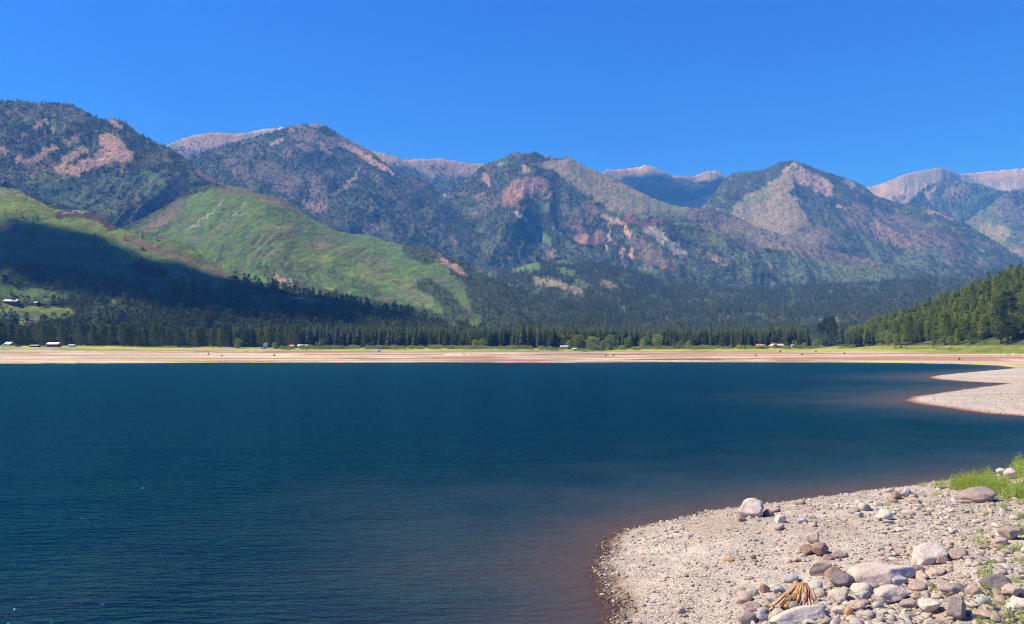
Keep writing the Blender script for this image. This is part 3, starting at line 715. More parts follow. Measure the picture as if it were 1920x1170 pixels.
def conifer_crown(seed, R=.16, whorls=26, per=7, base=.08, power=.85, droop=.35, sub=3):
    """unit height; every branch a drooping spray of jagged leaf faces"""
    rnd = random.Random(seed); V = []; Fc = []
    for w in range(whorls):
        h = base + (1 - base) * (w / whorls) ** .92
        rr = R * (1 - (h - base) / (1 - base)) ** power * rnd.uniform(.75, 1.15) + .006
        ph = rnd.uniform(0, 6.28)
        for k in range(per):
            a = ph + 6.283 * k / per + rnd.uniform(-.25, .25); q = rr * rnd.uniform(.65, 1.2)
            d = Vector((math.cos(a), math.sin(a), 0)); s = Vector((-d.y, d.x, 0))
            o = Vector((0, 0, h + .012)); wd = max(.010, q * .34)
            tip = o + d * q + Vector((0, 0, -droop * q))
            for j in range(sub):
                f0 = j / sub; f1 = (j + 1.25) / sub
                p0 = o.lerp(tip, f0); p1 = o.lerp(tip, min(f1, 1.05))
                n = len(V); ww = wd * (1.15 - .5 * f0) * rnd.uniform(.7, 1.2)
                V += [p0 + Vector((0, 0, .006)), p1 + s * ww - Vector((0, 0, .01 * rnd.random())), p1 - s * ww - Vector((0, 0, .01 * rnd.random()))]
                Fc.append((n, n + 1, n + 2))
            n = len(V)
            V += [o.lerp(tip, .3), tip, o.lerp(tip, .6) - Vector((0, 0, wd * rnd.uniform(.6, 1.3)))]; Fc.append((n, n + 1, n + 2))
    n = len(V); V += [Vector((0, 0, 1.0)), Vector((.008, 0, .9)), Vector((-.006, .007, .9)), Vector((-.004, -.008, .9))]
    Fc += [(n, n + 1, n + 2), (n, n + 2, n + 3), (n, n + 3, n + 1)]
    return V, Fc

def pine_crown(seed, clumps=120, R=.19, base=.18, tri=13, size=.022, shape='pine'):
    rnd = random.Random(seed); V = []; Fc = []
    lean = [rnd.uniform(0.6, 1.25) for _ in range(8)]
    limbs = []
    for i in range(clumps):
        h = base + (1 - base) * rnd.random() ** .85
        q = (h - base) / (1 - base)
        if shape == 'pine': prof = (min(1, .45 + q * 1.9)) * (1 - q) ** .55 + .06
        elif shape == 'round': prof = math.sqrt(max(0, 1 - (2 * q - 1) ** 2)) * .95 + .08
        else: prof = (1 - q) ** .75 + .05
        a = rnd.uniform(0, 6.283)
        rr = R * prof * lean[int(a / 6.284 * 8)] * (rnd.uniform(.35, 1.05) ** .6)
        rr *= .8 + .4 * abs(math.sin(h * 19 + seed))
        c = Vector((math.cos(a) * rr, math.sin(a) * rr, h))
        rand_tri_clump(V, Fc, c, R * rnd.uniform(.22, .40), tri, rnd, .45, size * rnd.uniform(.8, 1.3))
        if i % 5 == 0: limbs.append(c)
    return V, Fc, limbs

def to_mesh(name, V, Fc, mat):
    me = bpy.data.meshes.new(name); me.from_pydata([tuple(v) for v in V], [], Fc); me.update(); me.materials.append(mat); return me

def trunk_mesh(name, seed, r=.014, top=.92, limbs=(), mat='bark'):
    rnd = random.Random(seed); b = MB()
    pts = [(rnd.uniform(-.004, .004) * k, rnd.uniform(-.004, .004) * k, -.02 + top * k / 6) for k in range(7)]
    b.tube(pts, [r * (1.25 if k == 0 else 1 - .13 * k) for k in range(7)], 6)
    for c in limbs:
        z = max(.1, c.z - .04); b.tube([(0, 0, z), tuple(c)], [r * .28, r * .1], 3, cap=False)
    return b.mesh(name, M[mat], True)

PINE_CROWN = []; PINE_TRUNK = []
for s in range(4):
    V_, F_, lb = pine_crown(100 + s, clumps=190, R=.17 + .012 * s, tri=18, size=.0145, base=.10 + .04 * (s % 3))
    PINE_CROWN.append(to_mesh('pine_crown', V_, F_, M['pine'])); PINE_TRUNK.append(trunk_mesh('pine_trunk', s, limbs=lb))
FIR_CROWN = []
for s in range(3):
    V_, F_ = conifer_crown(40 + s, R=.155 + .02 * s, whorls=34, per=8, base=.06)
    FIR_CROWN.append(to_mesh('spruce_crown', V_, F_, M['spruce']))
FIRTRUNK = trunk_mesh('spruce_trunk', 9, r=.010, top=.95)
LEAF_CROWN = []; LEAF_TRUNK = []
for s in range(3):
    V_, F_, lb = pine_crown(300 + s, clumps=110, R=.30, tri=16, size=.026, base=.12, shape='round')
    LEAF_CROWN.append(to_mesh('leafy_crown', V_, F_, M['leaf'])); LEAF_TRUNK.append(trunk_mesh('leafy_trunk', 20 + s, r=.017, top=.8, limbs=lb, mat='greybark'))
SHRUB = []
for s in range(4):
    rnd = random.Random(500 + s); V_ = []; F_ = []
    for i in range(46):
        a = rnd.uniform(0, 6.28); q = rnd.random() ** .5; hh = (1 - q * q) * rnd.uniform(.45, .9)
        rand_tri_clump(V_, F_, Vector((math.cos(a) * q * .75, math.sin(a) * q * .75, .12 + hh * .8)), .34, 12, rnd, .6, .085)
    SHRUB.append(to_mesh('shrub_foliage', V_, F_, M['willow']))

M['shadepine'] = foliage_mat('shade-tinted pine needles', [(0, (0.035, 0.058, 0.018)), (1, (0.060, 0.085, 0.024))], 0.35, 0.15)  # pine needles darkened so the crowns' shaded side is in the colour
SHADE_CROWN = []
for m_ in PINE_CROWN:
    c_ = m_.copy(); c_.materials.clear(); c_.materials.append(M['shadepine']); SHADE_CROWN.append(c_)

M['midpine'] = foliage_mat('shore pine needles', [(0, (0.045, 0.072, 0.018)), (0.6, (0.085, 0.120, 0.024)), (1, (0.150, 0.180, 0.034))], 0.35, 0.18)
MID_CROWN = []
for m_ in PINE_CROWN:
    c_ = m_.copy(); c_.materials.clear(); c_.materials.append(M['midpine']); MID_CROWN.append(c_)

def tree_thing(name, crown, trunk, loc, h, wide=1.0, rz=0.0, label='', cat='pine tree', group=None, tilt=0.0):
    o = link(name, None, loc=loc, rot=(tilt, 0, rz), scale=(h * wide, h * wide, h))
    tag(o, label, cat, group)
    link('crown', crown, o); link('trunk', trunk, o)
    return o

# ------------------------------------------------------------------ placing
def gz(x, y): return float(ground_z(np.array([x]), np.array([y]))[0])
def top_z(x, y, names=('hill_right', 'hill_near_left')):
    z = gz(x, y); u = CX + F * x / y
    for nm in names:
        L = BACK[nm]
        if L['u'][0] - 5 < u < L['u'][-1] and y > L['df'] * .3:
            z = max(z, float(layer_z(nm, np.array([u]), np.array([y]))[0]))
    return z
def hit(px, py, y0=4.0, y1=2600.0, ratio=1.004, near=True):
    """first place where the sight line through a photograph pixel meets the land"""
    u, s = to_uv(px, py); u = float(u); s = float(s)
    Ys = np.exp(np.arange(math.log(y0), math.log(y1), math.log(ratio)))
    Xs = (u - CX) / F * Ys
    g = ground_z(Xs, Ys)
    if not near:
        for nm in ('hill_right', 'hill_near_left'):
            L = BACK[nm]
            if L['u'][0] < u < L['u'][-1]:
                z2 = layer_z(nm, np.full(Ys.shape, u), Ys); g = np.maximum(g, np.where(Ys > 350, z2, -99))
    ray = H + s * Ys
    k = np.argmax(g >= ray)
    if g[k] < ray[k]: k = len(Ys) - 1
    return float(Xs[k]), float(Ys[k]), float(g[k])
def at(px, Yd):
    Yd = float(Yd - 753 + shoreY(px))
    x = (px - CX) / F * Yd
    return x, Yd, top_z(x, Yd)

TREE_SPOTS = []      # (x, y) of individual trees, so the woods leave room

# ------------------------------------------------------------------ hero trees
def pine(px, py_base, py_top, label, k=0, wide=1.0, Yd=None, group=None, kind='pine', cat='pine tree', name='pine_tree'):
    if Yd is None: x, y, z = hit(px, py_base, 300, 1400, 1.002, near=False)
    else: x, y, z = at(px, Yd)
    h = (py_base - py_top) / F * y
    cr, tr = {'dark': (SHADE_CROWN[k % 4], PINE_TRUNK[k % 4]), 'pine': (PINE_CROWN[k % 4], PINE_TRUNK[k % 4]), 'spruce': (FIR_CROWN[k % 3], FIRTRUNK), 'leaf': (LEAF_CROWN[k % 3], LEAF_TRUNK[k % 3])}[kind]  # 'dark' picks the pine crowns with shade painted into the needles
    TREE_SPOTS.append((x, y))
    return tree_thing(name, cr, tr, (x, y, z - .1), h, wide, random.uniform(0, 6.28), label, cat, group)

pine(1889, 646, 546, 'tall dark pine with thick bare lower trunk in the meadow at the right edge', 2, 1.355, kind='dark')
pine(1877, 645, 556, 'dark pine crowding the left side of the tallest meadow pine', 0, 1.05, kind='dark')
pine(1772, 647, 584, 'broad bright green pine standing alone at the meadow front', 1, 1.3)
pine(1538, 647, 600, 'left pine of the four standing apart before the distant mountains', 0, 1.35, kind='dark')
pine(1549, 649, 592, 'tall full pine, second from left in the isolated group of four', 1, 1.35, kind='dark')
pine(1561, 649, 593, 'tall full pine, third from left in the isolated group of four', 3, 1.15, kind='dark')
pine(1577, 646, 597, 'slimmer dark conifer, rightmost of the isolated group of four', 1, 1.1, kind='spruce')
pine(1655, 645, 608, 'dark pine in front of the slope above two pale young aspens', 0, 1.2)
pine(1682, 648, 600, 'leafy dark pine at the meadow edge left of the broad bright pine', 2, 1.2)
pine(1706, 646, 592, 'tall ragged pine between the pale aspens and the bright pine', 3, 1.2)
pine(1725, 643, 600, 'thin brownish pine with sparse crown at the foot of the slope', 0, .8)
pine(1750, 652, 637, 'small young pine alone in the yellow grass', 2, 1.3)
pine(1680, 653, 627, 'short young pine in the meadow beside a bush', 1, 1.2)
pine(1665, 651, 636, 'tiny young tree left of the short meadow pine', 3, 1.1)
pine(1820, 646, 622, 'bushy bright green young pine under the tall slope trees', 1, 1.7)
pine(1795, 647, 616, 'narrow young pine right of the broad bright pine', 0, 1.1)
pine(1640, 641, 600, 'dark slim pine at the left foot of the wooded slope', 1, 1.1, kind='spruce')
for i, (px, pb, pt, w_, lb) in enumerate([
  (1618, 642, 622, 1.6, 'pale green aspen clump left of the slope pines'), (1628, 642, 620, 1.3, 'slender pale aspen beside the aspen clump on the slope foot'),
  (1661, 645, 620, 1.3, 'light green aspen between two dark pines on the meadow edge'), (1668, 646, 624, 1.1, 'small light green aspen right of the taller meadow aspen'),
  (1690, 647, 624, 1.4, 'pale aspen in front of the ragged pine'), (1698, 647, 628, 1.3, 'low pale aspen beside the ragged pine'),
  (1783, 648, 630, 1.3, 'bright round bush-like tree right of the broad bright pine'),
  (1145, 650, 622, 1.3, 'yellow green cottonwood with round crown before the dark spruces'), (1085, 648, 622, 1.5, 'broad green cottonwood behind the white cabin'),
  (1110, 650, 624, 1.5, 'rounded green cottonwood second left of the yellow one'), (1066, 645, 629, 1.2, 'small cottonwood beside the cabin with the grey roof'),
  (1178, 648, 627, 1.2, 'mid green cottonwood right of the yellow green one'), (1130, 652, 634, 1.1, 'light willow-like tree below the tall cottonwoods'),
  (1232, 648, 622, 1.3, 'pale cottonwood among dark spruces left of the orange roofs'), (1205, 650, 632, 1.3, 'low cottonwood in the shrub belt'),
  (1273, 650, 636, 1.5, 'small cottonwood by itself in the middle shrub belt'), (1290, 650, 636, 1.4, 'small cottonwood paired with its left neighbour in the belt'),
  (1210, 640, 618, 1.2, 'blue green cottonwood standing inside the spruce row'),
  (515, 652, 640, 1.3, 'bright green bush tree below the left shore pines'), (600, 648, 632, .5, 'pale slender poplar, left of three by the white tent roof'),
  (594, 648, 636, .6, 'pale short poplar, leftmost of three by the white barn'), (605, 648, 630, .45, 'pale slender poplar, tallest of three by the white barn'),
  (447, 650, 632, 1.3, 'light green broadleaf tree beside dark shore pines'), (1490, 652, 636, 1.1, 'pale willow tree left of the four big pines'),
  (1530, 652, 634, 1.2, 'yellow green willow tree just left of the four big pines'), (1508, 652, 640, 1.2, 'low pale willow near the small blue house'),
  (904, 640, 622, 1.4, 'pale round cottonwood at the middle of the spruce row'), (890, 646, 630, 1.3, 'grey green cottonwood next to the pale round one')]):
    Yd = None if px > 1600 else (930 if pb > 648 else 970)
    pine(px, pb, pt, lb, i, w_, Yd, 'cottonwoods, aspens and willows along the lake' if False else None, 'leaf', 'broadleaf tree', 'broadleaf_tree')

# ------------------------------------------------------------------ wooded slope right of the lake
rnd = random.Random(3)
cand = []
L = BACK['hill_right']
for i in range(8500):
    u = rnd.uniform(1592, 2420) if i > 3500 else rnd.uniform(1592, 2080); y = rnd.uniform(560, 1400)
    cand.append((u, y))
cu = np.array([c[0] for c in cand]); cyy = np.array([c[1] for c in cand])
cx_ = (cu - CX) / F * cyy
foot = np.interp(cu, HR_U, HR_F)
cz = layer_z('hill_right', cu, cyy); cg = ground_z(cx_, cyy); on = (cyy > foot - 12 + 25 * fbm(cu / 30, cu * 0, 2, 8)) & (cyy > foot + np.interp(cu, [1600, 1800, 1920], [-10, 22, 48]) + 14 * fbm(cu / 22, cu * 0, 2, 18)) & (cyy < foot + 350) & (np.maximum(cz, cg) > 11)
pool = []
for k in np.nonzero(on)[0]:
    x, y = float(cx_[k]), float(cyy[k])
    if all((x - a) ** 2 + (y - b) ** 2 > 5.2 ** 2 for a, b in TREE_SPOTS[-900:]):
        pool.append((x, y, float(max(cz[k], cg[k])), float(foot[k]))); TREE_SPOTS.append((x, y))
pool = [p for p in pool if float(project(p[0], p[1], p[2])[1]) < np.interp(CX + F * p[0] / p[1], [1600, 1750, 1850, 1920, 2050], [646, 643, 638, 633, 622]) + 3 * float(fbm(np.array([p[0] / 9]), np.array([2.2]), 2, 4)[0])]
pool.sort(key=lambda p: p[1] - p[3])
vis = []
for p in pool:
    px, py = project(np.array([p[0]]), np.array([p[1]]), np.array([p[2] + 18]))
    vis.append(float(px[0]) < 1945)
seen = [p for p, v in zip(pool, vis) if v]; rest = [p for p, v in zip(pool, vis) if not v]
IND = seen[:215]; REST_SLOPE = seen[215:] + rest
for i, (x, y, z, ft) in enumerate(IND):
    front = y - ft < 45
    h = rnd.uniform(15, 24) if not front else rnd.uniform(13, 22)
    fir = rnd.random() < .28
    dead = rnd.random() < .03
    lab = ('slim spire-topped conifer among the pines on the right wooded slope' if fir else 'green pine in the dense stand on the right wooded slope')
    grp = 'spire-topped conifers on the right wooded slope' if fir else 'pines on the right wooded slope'
    if fir: tree_thing('fir_tree', FIR_CROWN[i % 3], FIRTRUNK, (x, y, z - .3), h * 1.05, rnd.uniform(.95, 1.25), rnd.uniform(0, 6.28), lab, 'fir tree', grp)
    else: tree_thing('pine_tree', PINE_CROWN[i % 4], PINE_TRUNK[i % 4], (x, y, z - .3), h, rnd.uniform(1.0, 1.35), rnd.uniform(0, 6.28), lab, 'pine tree', grp)

# ------------------------------------------------------------------ scattered woods (too many to count)
def scatter_group(src):
    ng = bpy.data.node_groups.new('scatter', 'GeometryNodeTree')
    ng.interface.new_socket('Geometry', in_out='INPUT', socket_type='NodeSocketGeometry')
    ng.interface.new_socket('Geometry', in_out='OUTPUT', socket_type='NodeSocketGeometry')
    N = ng.nodes; gi = N.new('NodeGroupInput'); go = N.new('NodeGroupOutput')
    oi = N.new('GeometryNodeObjectInfo'); oi.inputs['Object'].default_value = src; oi.transform_space = 'ORIGINAL'
    oi.inputs['As Instance'].default_value = True
    mp = N.new('GeometryNodeMeshToPoints')
    ip = N.new('GeometryNodeInstanceOnPoints')
    def att(nm, typ):
        a = N.new('GeometryNodeInputNamedAttribute'); a.data_type = typ; a.inputs['Name'].default_value = nm
        return a.outputs['Attribute']
    ng.links.new(gi.outputs[0], mp.inputs[0]); ng.links.new(mp.outputs[0], ip.inputs['Points'])
    ng.links.new(oi.outputs['Geometry'], ip.inputs['Instance'])
    ng.links.new(att('rot', 'FLOAT_VECTOR'), ip.inputs['Rotation']); ng.links.new(att('size', 'FLOAT_VECTOR'), ip.inputs['Scale'])
    ng.links.new(ip.outputs[0], go.inputs[0])
    return ng

def scatter(name, pts, rot, size, src, label, cat='forest'):
    """pts (n,3), rot (n,3), size (n,3)"""
    if not len(pts): return
    me = bpy.data.meshes.new(name); pts = np.asarray(pts, np.float32)
    me.vertices.add(len(pts)); me.vertices.foreach_set('co', pts.ravel())
    for nm, a in (('rot', rot), ('size', size)):
        at_ = me.attributes.new(nm, 'FLOAT_VECTOR', 'POINT'); at_.data.foreach_set('vector', np.asarray(a, np.float32).ravel())
    o = link(name, me); tag(o, label, cat, kind='stuff')
    md = o.modifiers.new('scatter', 'NODES'); md.node_group = scatter_group(src)
    return o

# light shapes used on the far mountains, standing for real at the edge of the far wood
V_, F_ = conifer_crown(71, R=.17, whorls=12, per=5, base=.03, sub=2)
FARFIR = to_mesh('far_spruce', V_, F_, M['spruce'])
V_, F_, lb = pine_crown(72, clumps=34, R=.23, tri=9, size=.042, base=.08, shape='pine'); FARPINE = to_mesh('slope_pine', V_, F_, M['farpine'])
b = MB(); b.tube([(0, 0, -.02), (.004, 0, .55), (0, .006, 1)], [.016, .012, .003], 4)
for k in range(9):
    a = k * 2.4; z = .3 + .07 * k; b.tube([(0, 0, z), (math.cos(a) * .07 * (1.3 - z), math.sin(a) * .07 * (1.3 - z), z + .02)], [.004, .0015], 3, cap=False)
SNAG = b.mesh('dead_tree', M['greybark'])
V_, F_, lb = pine_crown(73, clumps=22, R=.42, tri=9, size=.075, base=.0, shape='round'); SCRUB = to_mesh('scrub_bush', V_, F_, M['willow'])
def proto(name, me, x, y, h, label, cat, z=None):
    o = link(name, me, loc=(x, y, (gz(x, y) if z is None else z) - .1), scale=h); tag(o, label, cat); return o
def proto_tree(name, me, tr, x, y, h, label, cat):
    o = tree_thing(name, me, tr, (x, y, gz(x, y) - .1), h, 1, 0, label, cat)
    return [c for c in o.children if c.name.startswith('crown')][0]
P_FIR = proto_tree('spruce_tree', FARFIR, FIRTRUNK, *at(905, 1010)[:2], 22, 'narrow dark spruce just behind the pale round cottonwood in the middle', 'spruce tree')
P_PINE = proto_tree('pine_tree', FARPINE, PINE_TRUNK[0], *at(432, 1030)[:2], 20, 'dark pine behind the light green broadleaf tree on the left shore', 'pine tree')
P_SNAG = proto('dead_tree', SNAG, *at(451, 985)[:2], 20, 'bare grey dead tree standing between the left shore pines', 'dead tree')
P_SCRUB = proto('scrub_bush', SCRUB, *at(478, 975)[:2], 4, 'round dull green bush at the foot of the left shore pines', 'bush')

def forest_on(nm, spacing, hmin, hmax, rng):
    X, Y, Z, D = HILL[nm]
    L = BACK[nm]
    m, n = X.shape
    # area of each cell on the ground plan
    ax = np.abs(X[:-1, 1:] - X[:-1, :-1]); ay = np.abs(Y[1:, :-1] - Y[:-1, :-1])
    dz = np.abs(Z[1:, :-1] - Z[:-1, :-1])
    A = ax * np.hypot(ay, dz * .6)
    dd = (D[:-1, :-1] + D[1:, 1:]) / 2
    # small gaps and thicker places
    pn = fbm(X[:-1, :-1] / (spacing * 9), Y[:-1, :-1] / (spacing * 9), 3, 13)
    lam = A / spacing ** 2 * dd * (0.55 + 1.0 * sstep(-.5, .4, pn))
    pxc, pyc = project(X[:-1, :-1], Y[:-1, :-1], Z[:-1, :-1])
    ok = (pxc > -330) & (pxc < 2250) & (Y[:-1, :-1] < L['dr'] * 1.1) & ~hidden(nm, pxc, pyc, Y[:-1, :-1])
    if nm == 'hill_near_left': ok &= Z[:-1, :-1] > 24
    lam = np.where(ok, lam, 0)
    cnt = rng.poisson(lam)
    ii, jj = np.nonzero(cnt); rep = cnt[ii, jj]
    ii = np.repeat(ii, rep); jj = np.repeat(jj, rep)
    a = rng.random(len(ii)); b_ = rng.random(len(ii))
    def lerp(G): return (G[ii, jj] * (1 - a) + G[ii, jj + 1] * a) * (1 - b_) + (G[ii + 1, jj] * (1 - a) + G[ii + 1, jj + 1] * a) * b_
    pts = np.stack([lerp(X), lerp(Y), lerp(Z) - 1.0], 1)
    hgt = rng.uniform(hmin, hmax, len(ii)) * (0.75 + .25 * np.clip(lerp(D), 0, 1))
    return pts, hgt, lerp(D)

TOTAL = 0
def add_forest(nm, spacing, hmin, hmax, label, pine_share=0.0, snag=.12, wide=1.25, scrubby=.0):
    global TOTAL
    rng = np.random.default_rng(sum(map(ord, nm)))
    pts, hgt, dens = forest_on(nm, spacing, hmin, hmax, rng)
    n = len(pts); TOTAL += n
    rot = np.zeros((n, 3)); rot[:, 2] = rng.uniform(0, 6.28, n); rot[:, :2] = rng.normal(0, .03, (n, 2))
    wv = rng.uniform(.8, 1.25, n) * wide
    size = np.stack([hgt * wv, hgt * wv, hgt], 1)
    k = rng.random(n)
    sn = k < snag + .5 * (dens < .3); pi = (~sn) & (k < snag + pine_share); sc = (~sn) & (~pi) & (k > 1 - scrubby); fi = ~(sn | pi | sc)
    size[sn] *= np.array([1.0, 1.0, .85]); size[sc] *= .30
    for msk, src, what in ((fi, P_FIR, 'spruce'), (pi, P_PINE, 'pine'), (sn, P_SNAG, 'dead trees'), (sc, P_SCRUB, 'scrub')):
        if msk.sum(): scatter('forest', pts[msk], rot[msk], size[msk], src, label % what, 'forest')
    print(nm, n)

add_forest('hill_near_left', 8.5, 11, 20, 'dense %s wood on the near left hillside above the lake', .45, .10, 1.2, .12)
add_forest('hill_green', 9.5, 8, 17, 'scattered %s growing on the grassy green hill', .2, .12, 1.1, .40)
add_forest('mountain_left', 9.5, 11, 20, 'dark %s forest on the leftmost mountain', .1, .14, 1.2, .1)
add_forest('foothill', 10.5, 12, 21, 'dark %s forest on the low foothills across the lake', .15, .06, 1.2, .06)
add_forest('mountain_second', 12.5, 13, 24, 'dark %s forest on the mountain second from left', 0, .16, 1.2)
add_forest('mountain_central', 12.5, 13, 24, 'dark %s forest on the central mountain', 0, .15, 1.2)
add_forest('mountain_right', 14, 14, 25, 'thin %s forest on the pointed mountain right of centre', 0, .18, 1.25)
for nm_, lb_ in (('mountain_bald_far', 'thin %s on the bare ridge behind the second mountain'), ('saddle_ridge', '%s below the bare saddle ridge'),
                 ('mountain_cirque', '%s in the distant basin left of the pointed mountain'), ('mountain_blue', 'blue %s forest on the far right mountain'),
                 ('mountain_spur', '%s on the far right spur'), ('mountain_tan', 'few %s on the pale far right mountain')):
    add_forest(nm_, 21, 22, 34, lb_, 0, .12, 1.3)

# slope woods behind the individual pines
if REST_SLOPE:
    p = np.array([[a, b, c - .3] for a, b, c, d in REST_SLOPE]); n = len(p)
    hh = RNG.uniform(15, 24, n); ww = RNG.uniform(1, 1.3, n) * hh
    rot = np.zeros((n, 3)); rot[:, 2] = RNG.uniform(0, 6.28, n)
    for q in range(3):
        src = [c for c in COL.objects if c.name.startswith('crown') and c.data is (PINE_CROWN[1], PINE_CROWN[3], FIR_CROWN[1])[q]][0]
        scatter('pine_forest', p[q::3], rot[q::3], np.stack([ww, ww, hh], 1)[q::3], src, ('green pine wood behind the front trees of the right slope', 'taller pine wood filling the top of the right slope', 'spired fir wood between the pines of the right slope')[q], 'forest')

# ------------------------------------------------------------------ far shore: spruce row, left shore pines, shrubs
rnd = random.Random(21)
row = []
while len(row) < 300:
    px = rnd.uniform(575, 1518) if rnd.random() < .97 else rnd.uniform(1584, 1640)
    Yd = float(shoreY(px)) + 228 + 75 * rnd.random() ** 1.3
    x = (px - CX) / F * Yd
    if all((x - a) ** 2 + (Yd - b_) ** 2 > 3.0 ** 2 for a, b_ in row): row.append((x, Yd))
rowa = np.array(row); rz_ = ground_z(rowa[:, 0], rowa[:, 1])
for i, ((x, y), z) in enumerate(zip(row, rz_)):
    h = rnd.uniform(17, 32) * (.92 + .12 * math.sin(x * .021)) 
    o = link('spruce_tree', FIR_CROWN[i % 3], loc=(x, y, float(z) - .3), rot=(0, 0, rnd.uniform(0, 6.28)), scale=(h * rnd.uniform(1.0, 1.4),) * 2 + (h,))
    tag(o, 'dark narrow spruce in the long row along the far shore', 'spruce tree', 'spruces in the long row along the far shore')
pts = []; n = 4600
px = RNG.uniform(430, 1625, n); Yd = shoreY(px) + 285 + 480 * RNG.random(n) ** 1.9; x = (px - CX) / F * Yd
kp = ~((px > 1512) & (Yd < shoreY(px) + 520)); px, Yd, x = px[kp], Yd[kp], x[kp]; n = len(px)
p = np.stack([x, Yd, ground_z(x, Yd) - .3], 1); hh = RNG.uniform(21, 33, n); ww = hh * RNG.uniform(1, 1.4, n)
rot = np.zeros((n, 3)); rot[:, 2] = RNG.uniform(0, 6.28, n)
scatter('forest', p, rot, np.stack([ww, ww, hh], 1), P_FIR, 'deep spruce wood behind the front row of the far shore', 'forest')

lp = []
while len(lp) < 85:
    px = rnd.uniform(-40, 560); Yd = float(shoreY(px)) + 215 + 95 * rnd.random() ** 1.2
    if any(abs(px - q) < w_ and Yd < float(shoreY(px)) + 250 for q, w_ in ((18, 24), (62, 14), (102, 18), (136, 9))): continue
    x = (px - CX) / F * Yd
    if all((x - a) ** 2 + (Yd - b_) ** 2 > 5.5 ** 2 for a, b_ in lp): lp.append((x, Yd))
for i, (x, y) in enumerate(lp):
    h = rnd.uniform(19, 29)
    tree_thing('pine_tree', MID_CROWN[i % 4], PINE_TRUNK[i % 4], (x, y, top_z(x, y) - .3), h, rnd.uniform(1.0, 1.45), rnd.uniform(0, 6.28),
               'large dark pine in the lakeside stand along the left shore', 'pine tree', 'large pines along the left shore')
n = 900; px = RNG.uniform(-60, 640, n); Yd = shoreY(px) + 290 + 200 * RNG.random(n); x = (px - CX) / F * Yd
zz = np.maximum(ground_z(x, Yd), np.where(px < 925, layer_z('hill_near_left', CX + F * x / Yd, Yd), 0))
hh = RNG.uniform(14, 24, n); ww = hh * RNG.uniform(1, 1.4, n); rot = np.zeros((n, 3)); rot[:, 2] = RNG.uniform(0, 6.28, n)
qx, qy = project(x, Yd, zz)
keep = ~((np.abs(qx - 45) < 16) & (qy < 640)) 
scatter('forest', np.stack([x, Yd, zz - .3], 1)[keep], rot[keep], np.stack([ww, ww, hh], 1)[keep], P_PINE, 'dark pine wood behind the left shore pines', 'forest')

# shrub belt
sh = []
while len(sh) < 290:
    px = rnd.uniform(520, 1540) if rnd.random() < .8 else rnd.uniform(430, 1600)
    Yd = float(shoreY(px)) + rnd.uniform(158, 232)
    x = (px - CX) / F * Yd
    if all((x - a) ** 2 + (Yd - b_) ** 2 > 2.6 ** 2 for a, b_ in sh): sh.append((x, Yd))
sa = np.array(sh); sz = ground_z(sa[:, 0], sa[:, 1])
for i, ((x, y), z) in enumerate(zip(sh, sz)):
    s = rnd.uniform(2.2, 4.8)
    o = link('willow_shrub', SHRUB[i % 4], loc=(x, y, float(z) - .2), rot=(0, 0, rnd.uniform(0, 6.28)), scale=(s * 1.5, s * 1.5, s * 1.15))
    tag(o, 'low rounded willow shrub in the belt between beach and spruces', 'shrub', 'willow shrubs between beach and spruces')
for px, py, s, lb in ((1679, 654, 2.2, 'brownish bush at the foot of the short meadow pine'), (1596, 653, 1.6, 'small reddish bush alone in the yellow meadow'),
                      (1782, 655, 2.6, 'wide low green bush at the front of the right meadow'), (1690, 651, 1.6, 'little green bush under the pale meadow aspens')):
    x, y, z = hit(px, py, 300, 1400, 1.002, near=False)
    o = link('meadow_bush', SHRUB[int(px) % 4], loc=(x, y, z - .1), scale=(s * 1.3, s * 1.3, s)); tag(o, lb, 'bush')

# dark stumps on the drained flats
b = MB(); rr = random.Random(5)
b.tube([(0, 0, -.1), (.02, 0, .35), (.05, .02, .95)], [.30, .22, .16], 8)
for k in range(6):
    a = k * 1.05 + rr.uniform(-.2, .2); b.tube([(0, 0, .22), (math.cos(a) * .45, math.sin(a) * .45, .12), (math.cos(a) * .95, math.sin(a) * .95, -.1)], [.12, .09, .03], 5)
STUMP = b.mesh('stump', flat_mat('old stump wood', (.10, .06, .045), .9, .4, 4), True)
for px, py, lb in ((1136, 667, 'short dark stump on the far flats, left of a bigger stump'), (1150, 668, 'bigger dark stump on the far flats below the cottonwoods'),
                   (1463, 660, 'small dark stump high on the far beach below the orange roofs'), (1504, 665, 'dark stump in mid beach left of the four pines'),
                   (1530, 660, 'little stump near the grass edge below the four pines'), (1417, 667, 'tiny stump on the beach below the long house'),
                   (870, 666, 'stump on the far beach at the middle of the lake'), (391, 665, 'stump on the left beach below the pines'), (416, 668, 'dark stump right of its twin on the left beach'),
                   (514, 667, 'lone stump on the beach below the bright bush tree'), (1583, 664, 'small stump on the beach right of the four pines'), (1799, 675, 'dark stump on the red mud of the right cove'),
                   (711, 660, 'stump at the grass line left of centre')):
    x, y, z = hit(px, py, 200, 1400, 1.002)
    s = 2.2 if y > 600 else 1.2
    o = link('tree_stump', STUMP, loc=(x, y, z), rot=(0, 0, px), scale=s); tag(o, lb, 'stump')

